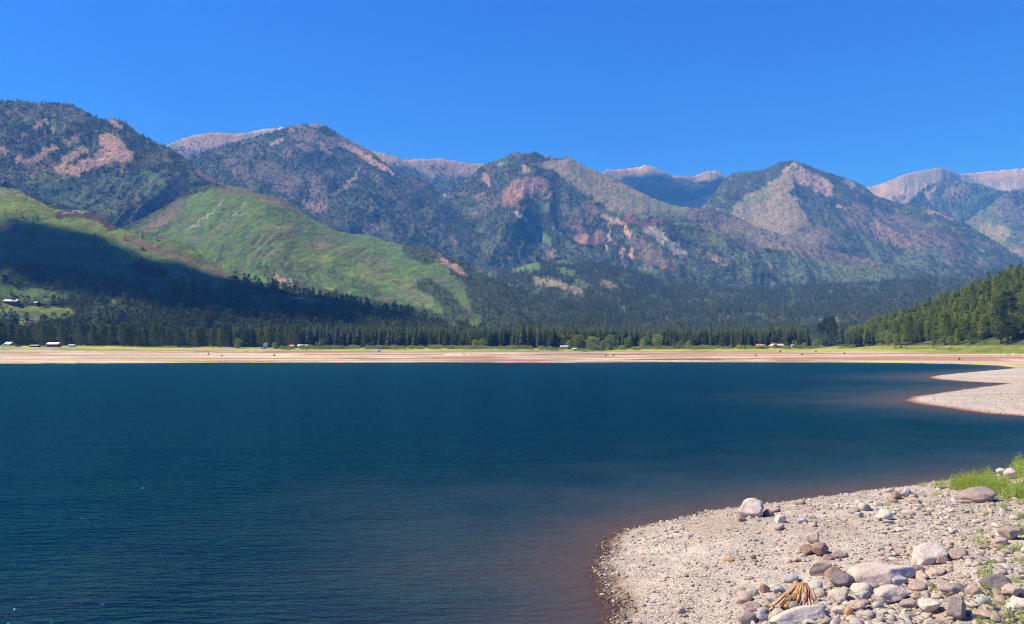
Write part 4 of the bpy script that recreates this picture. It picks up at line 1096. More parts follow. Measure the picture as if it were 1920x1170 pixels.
# ------------------------------------------------------------------ houses
def house(name, px, py, wpx, label, cat, roof, wall, hr=.45, depth=8, Yd=None, rz=0.0, eave=2.6, windows=2, chimney=False, ridge='x'):
    if Yd is None: x, y, z = hit(px, py, 600, 1600, 1.002, near=False)
    else: x, y, z = at(px, Yd)
    w_ = wpx / F * y
    o = link(name, None, loc=(x, y, z - .2), rot=(0, 0, rz)); tag(o, label, cat)
    b = MB(); w2, d2 = w_ / 2, depth / 2; rh = eave + (d2 if ridge == 'x' else w2) * hr
    if ridge == 'x':
        vs = [(-w2, -d2, -1), (w2, -d2, -1), (w2, d2, -1), (-w2, d2, -1), (-w2, -d2, eave), (w2, -d2, eave), (w2, d2, eave), (-w2, d2, eave), (-w2, 0, rh), (w2, 0, rh)]
        fs = [(0, 1, 5, 4), (2, 3, 7, 6), (1, 2, 6, 9, 5), (3, 0, 4, 8, 7)]
    else:
        vs = [(-w2, -d2, -1), (w2, -d2, -1), (w2, d2, -1), (-w2, d2, -1), (-w2, -d2, eave), (w2, -d2, eave), (w2, d2, eave), (-w2, d2, eave), (0, -d2, rh), (0, d2, rh)]
        fs = [(0, 1, 5, 8, 4), (2, 3, 7, 9, 6), (1, 2, 6, 5), (3, 0, 4, 7)]
    b.add(vs, fs); link('wall', b.mesh('wall', wall), o)
    r = MB(); e = .55; th = .22
    for sgn in (-1, 1):
        if ridge == 'x':
            a0 = (-w2 - e, sgn * (d2 + e), eave - e * hr); a1 = (w2 + e, sgn * (d2 + e), eave - e * hr); c1 = (w2 + e, 0, rh); c0 = (-w2 - e, 0, rh)
        else:
            a0 = (sgn * (w2 + e), -d2 - e, eave - e * hr); a1 = (sgn * (w2 + e), d2 + e, eave - e * hr); c1 = (0, d2 + e, rh); c0 = (0, -d2 - e, rh)
        low = [a0, a1, c1, c0]; up = [(p[0], p[1], p[2] + th) for p in low]; low = [(p[0], p[1], p[2] + .03) for p in low]
        r.add(low + up, [(0, 1, 2, 3), (7, 6, 5, 4), (0, 4, 5, 1), (1, 5, 6, 2), (3, 2, 6, 7), (0, 3, 7, 4)])
    rf = link('roof', r.mesh('roof', roof), o)
    if chimney:
        c = MB(); c.box((w2 * .4, d2 * .3, rh + .1), (.8, .8, 1.8)); link('chimney', c.mesh('chimney', M['stone']), rf)
    dm = MB(); dm.box((-w2 * .15, -d2 - .03, .95), (1.0, .08, 2.0)); link('door', dm.mesh('door', M['door']), o)
    for k in range(windows):
        wx_ = -w2 * .7 + k * (w2 * 1.4) / max(1, windows - 1) if windows > 1 else w2 * .5
        g = MB(); g.box((wx_, -d2 - .03, 1.5), (1.3, .08, 1.0)); link('window', g.mesh('window', M['glass']), o)
    return o
M['roof_white'] = flat_mat('pale metal roof', (.62, .68, .74), .45, .1); M['roof_teal'] = flat_mat('teal metal roof', (.18, .42, .42), .5, .15)
M['roof_orange'] = flat_mat('orange metal roof', (.62, .25, .14), .6, .15); M['roof_tan'] = flat_mat('tan shingle roof', (.62, .40, .26), .8, .15)
M['roof_grey'] = flat_mat('grey shingle roof', (.34, .31, .33), .8, .2); M['wall_log'] = flat_mat('brown log wall', (.16, .07, .045), .8, .25)
M['wall_white'] = flat_mat('white painted wall', (.70, .69, .67), .7, .08); M['wall_red'] = flat_mat('red painted wall', (.34, .06, .06), .7, .15)
M['wall_tan'] = flat_mat('tan plank wall', (.48, .30, .18), .8, .15); M['stone'] = flat_mat('chimney stone', (.30, .26, .23), .9, .2)
M['door'] = flat_mat('dark plank door', (.08, .05, .04), .6, .2); M['glass'] = flat_mat('dark window glass', (.03, .04, .05), .15, .1, spec=.6)
house('hillside_house', 22, 569, 23, 'large log house with pale metal roof in the clearing on the left hill', 'house', M['roof_white'], M['wall_log'], .5, 12, None, D2R(8), 3.0, 3, True)
house('cabin', 68, 572, 13, 'small cabin with teal roof right of the large hillside house', 'cabin', M['roof_teal'], M['wall_log'], .6, 8, None, D2R(-25), 2.4, 2)
house('cabin', 186, 572, 8, 'tiny pale roofed cabin among hillside trees, right of the clearing', 'cabin', M['roof_white'], M['wall_tan'], .3, 6, None, 0, 2.2, 1)
house('boat_shed', 102, 652, 20, 'red lakeside barn with wide pale roof under the left shore pines', 'barn', M['roof_white'], M['wall_red'], .45, 9, 945, D2R(4), 3.1, 2)
house('lake_cabin', 18, 650, 11, 'white roofed cabin behind the parked vehicles at the far left', 'cabin', M['roof_white'], M['wall_red'], .6, 7, 965, 0, 2.8, 2)
house('low_shed', 67, 652, 15, 'long low shed with light roof left of the red barn', 'shed', M['roof_white'], M['wall_log'], .2, 6, 950, 0, 1.8, 2)
house('low_shed', 136, 651, 10, 'small white roofed shed right of the red barn', 'shed', M['roof_white'], M['wall_white'], .3, 5, 950, 0, 1.8, 1)
house('white_barn', 568, 646, 17, 'long white barn with pale arched looking roof beside three poplars', 'barn', M['roof_white'], M['wall_white'], .35, 10, 962, D2R(5), 2.6, 2)
house('red_cabin', 548, 646, 8, 'small red roofed cabin left of the long white barn', 'cabin', M['roof_orange'], M['wall_red'], .5, 6, 962, 0, 2.6, 1)
house('white_house', 498, 642, 6, 'narrow white house glimpsed between tall left shore pines', 'house', M['roof_white'], M['wall_white'], .8, 5, 958, 0, 5.2, 2, ridge='y')
house('grey_cabin', 1058, 646, 14, 'cabin with grey roof and white front before the spruces', 'cabin', M['roof_grey'], M['wall_white'], .5, 7, 965, D2R(-8), 2.8, 2)
house('low_shed', 1077, 647, 7, 'tiny white shed right of the grey roofed cabin', 'shed', M['roof_white'], M['wall_white'], .3, 4, 926, 0, 1.8, 1)
house('long_house', 1425, 645, 14, 'long house with orange metal roof under the spruce row', 'house', M['roof_orange'], M['wall_tan'], .4, 8, 968, 0, 2.9, 3)
house('tan_house', 1450, 646, 12, 'left of two tan roofed houses on the far shore', 'house', M['roof_tan'], M['wall_tan'], .6, 8, 965, D2R(14), 3.0, 2, ridge='y')
house('tan_house', 1461, 646, 12, 'right of two tan roofed houses, with a chimney', 'house', M['roof_tan'], M['wall_tan'], .5, 8, 966, D2R(-6), 3.2, 2, True)
house('blue_house', 1488, 646, 9, 'small pale blue house left of the four big pines', 'house', M['roof_grey'], flat_mat('pale blue wall', (.42, .52, .60), .7, .1), .4, 6, 962, 0, 3.4, 2)
house('red_shed', 1384, 646, 5, 'small reddish shed left of the long orange roofed house', 'shed', M['roof_orange'], M['wall_red'], .4, 4, 965, 0, 2.2, 1)
house('white_cabin', 1588, 643, 8, 'white roofed cabin between the four pines and the wooded slope', 'cabin', M['roof_white'], M['wall_white'], .7, 6, None, D2R(20), 2.4, 1)

def vehicle(px, py, label, cat, col, L_=5.2, Hh=1.6, rv=False):
    x, y, z = at(px, 938)
    o = link('parked_camper' if rv else 'parked_car', None, loc=(x, y, z), rot=(0, 0, D2R(px * 13 % 24 - 12))); tag(o, label, cat)
    b = MB(); W = 1.9; n = 0
    prof = ([(-.5, .35), (.5, .35), (.5, .55), (.46, 1), (-.48, 1), (-.5, .6)] if rv else [(-.5, .28), (.5, .28), (.5, .55), (.32, .62), (.16, 1), (-.26, 1), (-.42, .62), (-.5, .55)])
    vs = [(a * L_, -W / 2, c * Hh) for a, c in prof] + [(a * L_, W / 2, c * Hh) for a, c in prof]; k = len(prof)
    b.add(vs, [tuple(range(k)), tuple(range(2 * k - 1, k - 1, -1))] + [(i, i + k, (i + 1) % k + k, (i + 1) % k) for i in range(k)])
    link('body', b.mesh('body', flat_mat('vehicle paint', col, .3, .03, spec=.5)), o)
    g = MB(); g.box((-.02 * L_, 0, Hh * .80), (L_ * .36, W + .04, Hh * .22)); link('window', g.mesh('window', M['glass']), o)
    for sx in (-.32, .32):
        for sy in (-1, 1):
            t_ = MB(); t_.tube([(sx * L_, sy * (W / 2 - .1), .34), (sx * L_, sy * (W / 2 + .05), .34)], [.34, .34], 12); link('wheel', t_.mesh('wheel', flat_mat('tyre', (.03, .03, .03), .8) if 'tyre' not in M else M['tyre']), o)
M['tyre'] = flat_mat('tyre', (.03, .03, .03), .8)
vehicle(4, 652, 'white car parked leftmost by the lakeside cabin', 'car', (.7, .7, .7))
vehicle(12, 652, 'white camper van parked between two cars at the far left', 'camper van', (.75, .75, .73), 7, 2.8, True)
vehicle(24, 653, 'silver car parked right of the white camper van', 'car', (.5, .52, .54))
vehicle(36, 653, 'dark car parked nearest the long low shed', 'car', (.08, .08, .10))
vehicle(84, 652, 'white pickup-sized car parked beside the red barn', 'car', (.68, .68, .68))

# ------------------------------------------------------------------ near bank: rocks
def rock_mesh(name, seed, dims=(1, 1, 1), sub=3, chips=7, rough=.06, mat=None, bot=-.35):
    rnd = random.Random(seed)
    bm = bmesh.new(); bmesh.ops.create_icosphere(bm, subdivisions=sub, radius=1)
    pl = []
    for _ in range(chips):
        d = Vector((rnd.gauss(0, 1), rnd.gauss(0, 1), rnd.gauss(0, .8))).normalized(); pl.append((d, rnd.uniform(.50, .84)))
    ofs = seed * 3.7
    for v in bm.verts:
        p = v.co.copy()
        for d, q in pl:
            e = p.dot(d) - q
            if e > 0: p -= d * e * .93
        nz = noise.fractal(p * 1.6 + Vector((ofs, 0, 0)), 1.0, 2.0, 4) * rough * 1.6 + noise.noise(p * 6 + Vector((ofs, 5, 0))) * rough * .35
        p *= 1 + nz
        v.co = Vector((p.x * dims[0], p.y * dims[1], p.z * dims[2]))
    me = bpy.data.meshes.new(name); bm.to_mesh(me); bm.free()
    me.polygons.foreach_set('use_smooth', [True] * len(me.polygons))
    if mat: me.materials.append(mat)
    return me

def rock_mat(name, col=None, speck=.25, wet=False, vein=True):
    t = NT(name); v = t.mapping()
    if col is None:
        oi = t.n('ShaderNodeObjectInfo')
        stops = [(0, (0.47, 0.391, 0.310)), (.12, (0.58, 0.521, 0.421)), (.24, (0.31, 0.242, 0.189)), (.36, (0.45, 0.419, 0.370)), (.48, (0.60, 0.539, 0.447)), (.6, (0.48, 0.363, 0.249)), (.7, (0.30, 0.270, 0.241)), (.8, (0.62, 0.558, 0.464)), (.9, (0.43, 0.316, 0.241)), (1, (0.54, 0.465, 0.327))]
        base = t.ramp(oi.outputs['Random'], stops, 'CONSTANT' if False else 'LINEAR')
    else:
        rg = t.n('ShaderNodeRGB'); rg.outputs[0].default_value = (*col, 1); base = rg.outputs[0]
    n1 = t.noise(v, 2.2, 6, .65); n2 = t.noise(v, 22, 3, .6)
    c = t.mix(1.0, base, t.ramp(n1, [(.3, (.80, .77, .76)), (.55, (1, 1, 1)), (.75, (1.14, 1.13, 1.12))]), 'MULTIPLY')
    c = t.mix(1.0, c, t.ramp(n2, [(.35, (1 - speck,) * 3), (.6, (1.06, 1.05, 1.04))]), 'MULTIPLY')
    h = t.math('ADD', t.noise(v, 5, 6, .65), t.math('MULTIPLY', t.noise(v, 30, 3), .25))
    t.bsdf(c, .85, .2, t.bump(h, .55, .06)); return t.m
M['stone_any'] = rock_mat('river stone')
RC = {'white': (.60, .52, .42), 'pinkwhite': (.56, .46, .37), 'mauve': (.36, .28, .23), 'tan': (.52, .40, .29), 'brown': (.34, .22, .165), 'grey': (.40, .38, .37),
      'dark': (.20, .165, .165), 'blue': (.42, .41, .38), 'orange': (.62, .34, .14), 'pink': (.48, .36, .28), 'green': (.40, .40, .34)}
RM = {k: rock_mat(k + ' rock', c) for k, c in RC.items()}

ROCKS = []   # x, y, radius
def boulder(px, py, wpx, hpx, colour, label, seed, depth=1.0, tilt=0.0, rz=0.0, lift=.0, chips=8, roll=0.0, name='rock', rough=.07):
    """px, py = middle of the rock in the photograph"""
    x, y, z = hit(px, py + hpx * .30, 8, 60, 1.0015)
    sc = y / F
    a = wpx / 2 * sc * 1.12; hh = hpx / 2 * sc * 1.15
    dy = a * depth
    me = rock_mesh(name, seed, (a, dy, hh), 4 if wpx > 40 else 3, chips, rough, RM[colour])
    o = link(name, me, loc=(x, y, z + hh * (.42 + lift)), rot=(tilt, roll, rz)); tag(o, label, 'rock')
    ROCKS.append((x, y, max(a, dy)))
    return o
HERO = [
 (1407,957,52,36,'white','round pale boulder standing at the water edge',11,.9,0,.3,.25,9,0),
 (1390,973,18,14,'brown','small brown stone tucked under the left side of the round pale boulder',12,1,0,0,.1,7,0),
 (1680,931,20,16,'brown','rusty brown block upright among pebbles near the far water edge',13,.8,0,.2,.2,6,0),
 (1700,926,18,20,'grey','upright grey wedge leaning beside the rusty brown block',14,.7,0,0,.2,6,0),
 (1717,940,24,12,'pink','pinkish flat stone just below the upright grey wedge',15,.8,0,0,0,7,0),
 (1833,931,66,24,'mauve','wide flat mauve slab propped over a dark hollow below the green weeds',16,.75,.10,.25,.25,5,-.12),
 (1659,969,28,22,'white','smooth white round stone in the middle of the upper bank',17,.9,0,0,.2,8,0),
 (1611,966,15,12,'blue','small bluish stone left of the smooth white round one',18,.9,0,0,.2,8,0),
 (1505,977,18,12,'grey','flat grey stone at the left end of the upper stone band',19,.9,0,0,.1,8,0),
 (1897,892,24,20,'white','pale rock half buried in the weed patch at the right edge',20,.9,0,0,.4,8,0),
 (1912,910,24,22,'tan','tan rock at the right frame edge below the weed patch',21,.9,0,0,.3,8,0),
 (1877,886,16,14,'white','small pale rock peeping out of the weeds',22,.9,0,0,.5,8,0),
 (1525,1014,26,20,'tan','tan stone on top of the small brown rock pile',23,.9,0,0,.4,8,0),
 (1512,1033,24,20,'brown','dark brown stone at the left of the small rock pile',24,.9,0,0,.2,7,0),
 (1538,1033,32,22,'brown','angular brown stone at the centre of the small rock pile',25,.9,0,.5,.3,5,.2),
 (1573,1041,28,14,'mauve','long mauve stone at the right of the small rock pile',26,.7,0,0,.2,7,0),
 (1553,1046,18,12,'brown','low brown stone in front of the small rock pile',27,.8,0,0,.1,7,0),
 (1536,1069,46,26,'pink','rounded pinkish rock with a pale streak left of the dark volcanic rock',28,.7,0,.2,.2,7,-.2),
 (1562,1074,34,16,'brown','thin brown rock leaning on the rounded pinkish rock',29,.6,0,.4,.2,5,-.25),
 (1579,1087,42,30,'dark','dark pitted volcanic rock left of the big white boulder',30,.9,0,.3,.25,6,0),
 (1652,1080,114,46,'pinkwhite','big pinkish white boulder, widest on the bank',31,.55,.1,.15,.15,10,-.1),
 (1738,1042,86,32,'white','long white slab boulder above the widest one',32,.55,.05,.25,.2,6,-.18),
 (1762,1051,30,16,'brown','brown undercut rock on the right side of the long white slab',33,.7,0,0,.1,6,0),
 (1797,1041,34,20,'mauve','mauve angular rock right of the long white slab',34,.8,0,.3,.2,6,-.15),
 (1893,1003,46,24,'mauve','purple grey boulder near the right edge above the weeds',35,.7,0,.1,.25,7,-.1),
 (1873,1019,34,14,'pink','curved pale pink rock below the purple grey boulder',36,.6,0,.2,.3,6,-.25),
 (1846,1026,20,9,'brown','thin dark brown stone left of the curved pale pink rock',37,.6,0,.3,.2,6,-.2),
 (1728,1081,26,16,'tan','orange tan oval stone right of the widest boulder',38,.8,0,0,.3,8,-.15),
 (1724,1069,22,10,'dark','dark flat stone behind the orange tan oval stone',39,.8,0,0,.2,6,0),
 (1621,1089,26,12,'mauve','small mauve flat stone lying on the left flank of the widest boulder',40,.8,0,0,1.2,6,.1),
 (1647,1094,15,14,'brown','small brown cube-like stone in front of the widest boulder',41,.9,0,0,.6,5,0),
 (1632,1099,34,12,'mauve','long mauve stone below the small mauve flat stone',42,.7,0,0,.2,7,0),
 (1682,1091,42,18,'grey','grey brown stone against the lower right of the widest boulder',43,.7,0,0,.2,7,0),
 (1718,1099,34,18,'pink','pinkish rounded stone right of the grey brown one',44,.8,0,0,.2,7,0),
 (1788,1107,44,22,'mauve','mauve speckled rock right of the yellow weed tuft',45,.8,0,0,.25,7,0),
 (1676,1115,64,28,'pinkwhite','pale pinkish boulder below the widest one',46,.65,0,.2,.2,8,-.1),
 (1650,1127,36,14,'mauve','smooth mauve front stone overlapping the pale pinkish boulder',47,.8,0,0,.2,9,0),
 (1622,1117,34,20,'blue','bluish grey stone left of the pale pinkish boulder',48,.8,0,0,.15,7,0),
 (1705,1134,34,18,'mauve','mauve wedge stone below the pale pinkish boulder',49,.7,0,0,.15,5,-.2),
 (1742,1138,46,24,'white','white knobbly boulder left of the mauve egg-shaped one',50,.8,0,0,.15,9,0),
 (1793,1146,46,42,'mauve','big mauve egg-shaped boulder standing on edge near the bottom',51,.7,0,.2,.3,7,-.6),
 (1868,1095,54,24,'dark','flat dark grey slab beneath the upper leafy sprig',52,.7,0,.2,.3,5,-.1),
 (1898,1111,42,20,'tan','tan rock with black hollow beneath, right of the dark grey slab',53,.7,0,.2,.4,7,-.1),
 (1903,1133,46,22,'white','white rock below the tan hollowed one at the right edge',54,.8,0,0,.25,8,0),
 (1824,1112,30,20,'pink','pinkish brown stone left of the dark grey slab',55,.8,0,.3,.25,7,-.2),
 (1842,1126,28,22,'blue','blue grey pitted stone below the dark grey slab',56,.8,0,0,.2,8,0),
 (1846,1154,44,14,'pink','long low pink stone at the bottom under the leafy sprigs',57,.6,0,0,.2,8,0),
 (1570,1122,46,26,'pinkwhite','pale stone right of the driftwood root',58,.8,0,.2,.15,8,-.1),
 (1503,1156,120,28,'white','very long pale rock lying in front of the driftwood root',59,.35,0,.28,.1,9,-.12),
 (1580,1146,36,16,'pinkwhite','pale stone right of the long pale rock',60,.7,0,0,.2,8,0),
 (1604,1138,44,18,'pink','arched pink stone over a dark gap, left of the orange stone',61,.6,0,0,.25,6,-.15),
 (1592,1150,17,16,'orange','bright orange stone near the bottom of the bank',62,.9,0,0,.3,7,0),
 (1397,1160,40,26,'mauve','smooth mauve boulder at the bottom left of the stone field',63,.8,0,0,.2,9,0),
 (1430,1158,20,24,'grey','upright grey stone between the mauve boulder and long pale rock',64,.8,0,0,.2,6,0),
 (1393,1124,32,20,'pink','pinkish stone left of the driftwood, upper one',65,.8,0,.2,.15,7,-.2),
 (1412,1139,34,16,'mauve','mauve grey stone left of the driftwood tip',66,.8,0,0,.15,7,0),
 (1411,1112,20,14,'green','small greenish stone left of the driftwood',67,.8,0,0,.2,7,0),
 (1434,1106,18,18,'brown','brown upright stone above the driftwood tip',68,.8,0,0,.2,6,0),
 (1447,1124,24,16,'green','grey green stone touching the driftwood tip',69,.8,0,0,.2,8,0),
 (1461,1108,24,16,'grey','pale grey stone behind the driftwood',70,.8,0,0,.2,8,0),
 (1488,1085,28,16,'grey','grey stone above the driftwood root',71,.8,0,0,.2,7,0),
 (1412,1046,11,9,'brown','small dark red stone alone on the pebble field',72,.9,0,0,.3,8,0),
 (1370,1050,14,8,'orange','small orange stone on the pebble field',73,.9,0,0,.2,8,0),
 (1275,1145,24,12,'tan','tan orange stone low on the left pebble field',74,.9,0,0,.2,8,0),
 (1462,990,20,14,'pink','pinkish stone below the stones right of the round pale boulder',75,.9,0,0,.2,8,0),
 (1440,964,20,14,'brown','brown stone right of the round pale boulder',76,.9,0,0,.2,8,0),
 (1463,975,24,14,'white','white stone in the cluster right of the round pale boulder',77,.9,0,0,.2,8,0),
 (1452,957,22,12,'pink','pink stone on the water side right of the round pale boulder',78,.9,0,0,.2,8,0),
 (1755,1073,40,14,'tan','long tan stone under the long white slab',79,.6,0,.2,.2,7,-.2),
 (1890,1033,20,10,'grey','small grey stone between right edge weeds and pink rock',80,.8,0,0,.2,7,0),
]
for (px, py, w_, h_, c_, lb, sd_, dp, tl, rz, lf, ch, rl) in HERO:
    boulder(px, py, w_, h_, c_, lb, sd_, dp, tl, rz, lf, ch, rl)

SM = [rock_mesh('rock', 200 + i, (1, .8 + .05 * (i % 4), .62 + .04 * (i % 3)), 2, 7, .08, M['stone_any']) for i in range(9)]
# mid-sized loose rocks, denser in the stony band along the bottom right
rnd = random.Random(77); placed = 0; tries = 0
bands = [((1440, 935), (1900, 900), 26), ((1500, 950), (1920, 960), 30), ((1380, 1150), (1920, 1090), 50), ((1520, 1110), (1920, 1150), 50), ((1700, 1010), (1920, 1060), 45), ((1380, 1165), (1700, 1165), 20)]
while placed < 225 and tries < 5000:
    tries += 1
    a, b_, wd = rnd.choice(bands); f = rnd.random()
    px = a[0] + (b_[0] - a[0]) * f + rnd.gauss(0, 8); py = a[1] + (b_[1] - a[1]) * f + rnd.gauss(0, wd * .55)
    if not (1300 < px < 1950 and 880 < py < 1185): continue
    x, y, z = hit(px, py, 8, 60, 1.003)
    if z < .12 or y > 46: continue
    r = y / F * rnd.lognormvariate(math.log(8.5 if py > 1080 else 6.5), .42) * .92
    if any((x - q[0]) ** 2 + (y - q[1]) ** 2 < ((q[2] + r) * .55) ** 2 for q in ROCKS): continue
    ROCKS.append((x, y, r)); placed += 1
    o = link('rock', SM[placed % 9], loc=(x, y, z + r * .22), rot=(rnd.uniform(-.4, .4), rnd.uniform(-.4, .4), rnd.uniform(0, 6.28)), scale=r)
    upper = py < 990
    tag(o, 'loose rounded stone in the upper stony band near the water' if upper else 'loose rounded stone among the boulders of the lower bank', 'rock',
        'loose stones of the upper band' if upper else 'loose stones of the lower bank')

# pebbles: one mass
def pebbles(n, rmin, rmax, region, label, src, seed, power=2.2, zmin=.01, zmax=9):
    rng = np.random.default_rng(seed)
    u = rng.uniform(region[0], region[1], n); y = np.exp(rng.uniform(math.log(region[2]), math.log(region[3]), n))
    x = (u - CX) / F * y
    sd = signed_shore(x, y); z = ground_z(x, y, sd)
    r = rmin + (rmax - rmin) * rng.random(n) ** power
    patch = fbm(x / 1.6, y / 1.6, 3, 19)
    k = (z > zmin) & (z < zmax) & (rng.random(n) < sstep(-.6, .15, patch + .2))
    x, y, z, r = x[k], y[k], z[k], r[k]; m_ = len(x)
    rot = rng.uniform(-.5, .5, (m_, 3)); rot[:, 2] = rng.uniform(0, 6.28, m_)
    s = np.stack([r, r * rng.uniform(.65, 1, m_), r * rng.uniform(.45, .8, m_)], 1)
    print('pebbles', m_)
    return scatter('gravel', np.stack([x, y, z + r * .15], 1), rot, s, src, label, 'gravel')
srcs = []
for i, (px, py) in enumerate(((1340, 1010), (1290, 1060), (1250, 1100))):
    x, y, z = hit(px, py, 8, 60, 1.002)
    me = rock_mesh('pebble', 400 + i, (1, .85, .7), 1 if i else 2, 5, .08, M['stone_any'])
    o = link('pebble', me, loc=(x, y, z + .01), scale=.06)
    tag(o, ('single pebble on the open gravel below the round pale boulder', 'single pebble in the middle of the open gravel', 'single pebble low on the open gravel')[i], 'pebble'); srcs.append(o)
pebbles(60000, .014, .045, (1080, 2150), 'a', srcs[0], 1) if False else None
pebbles(185000, .010, .030, (1080, 2650, 9, 46), 'fine pale pebbles covering the near bank', srcs[1], 2)
pebbles(50000, .022, .10, (1080, 2650, 9, 46), 'coarse mixed pebbles strewn over the near bank', srcs[0], 3, 6.0)
rng = np.random.default_rng(55); q = []
for i in range(1500):
    px = rng.uniform(1370, 1960); py = 1075 + (1190 - 1075) * rng.random() ** .8 + max(0, (1520 - px)) * .22
    if rng.random() < .25: px = rng.uniform(1640, 1960); py = rng.uniform(900, 1075)
    u_, s_ = to_uv(px, py); y_ = 4.6 / -float(s_)
    q.append((float(u_), y_))
q = np.array(q); x_ = (q[:, 0] - CX) / F * q[:, 1]; z_ = ground_z(x_, q[:, 1]); r_ = .05 + .13 * rng.random(len(q)) ** 2.2
k_ = z_ > .1; rot = rng.uniform(-.5, .5, (len(q), 3)); rot[:, 2] = rng.uniform(0, 6.28, len(q))
for i in range(3):
    me = rock_mesh('stone', 430 + i, (1, .8, .62), 2, 8, .1, M['stone_any']); x, y, z = hit((1452, 1560, 1736)[i], (1102, 1100, 1118)[i], 8, 60, 1.002)
    o = link('stone', me, loc=(x, y, z + .03), scale=.13)
    tag(o, ('grey stone just above the driftwood root', 'small stone in the gap left of the dark volcanic rock', 'small stone between the yellow green tuft and the knobbly white boulder')[i], 'rock')
    kk = k_ & (np.arange(len(q)) % 3 == i)
    scatter('stones', np.stack([x_, q[:, 1], z_ + r_ * .2], 1)[kk], rot[kk], np.stack([r_, r_ * .85, r_ * .7], 1)[kk], o, ('mixed angular stones filling the lower bank between boulders', 'paler stones filling the lower bank between boulders', 'darker stones filling the lower bank between boulders')[i], 'stones')
wetm = NT('wet stone'); wr = wetm.n('ShaderNodeObjectInfo')
wetm.bsdf(wetm.ramp(wr.outputs['Random'], [(0, (.035, .025, .02)), (.4, (.09, .06, .035)), (.7, (.16, .10, .04)), (1, (.22, .12, .06))]), .25, .5)
me = rock_mesh('wet_pebble', 410, (1, .85, .7), 1, 5, .08, wetm.m); x, y, z = hit(1137, 1040, 8, 60, 1.002)
wsrc = link('pebble', me, loc=(x, y, z), scale=.08); tag(wsrc, 'wet dark pebble at the water line left of the open gravel', 'pebble')
pebbles(52000, .02, .085, (1080, 2150, 11, 46), 'wet dark stones along the water line of the near bank', wsrc, 4, 3.0, -.06, .12)
pebbles(12000, .05, .17, (1640, 2150, 72, 240), 'scattered stones on the two gravel spits', srcs[2], 5, 4.0, .03)

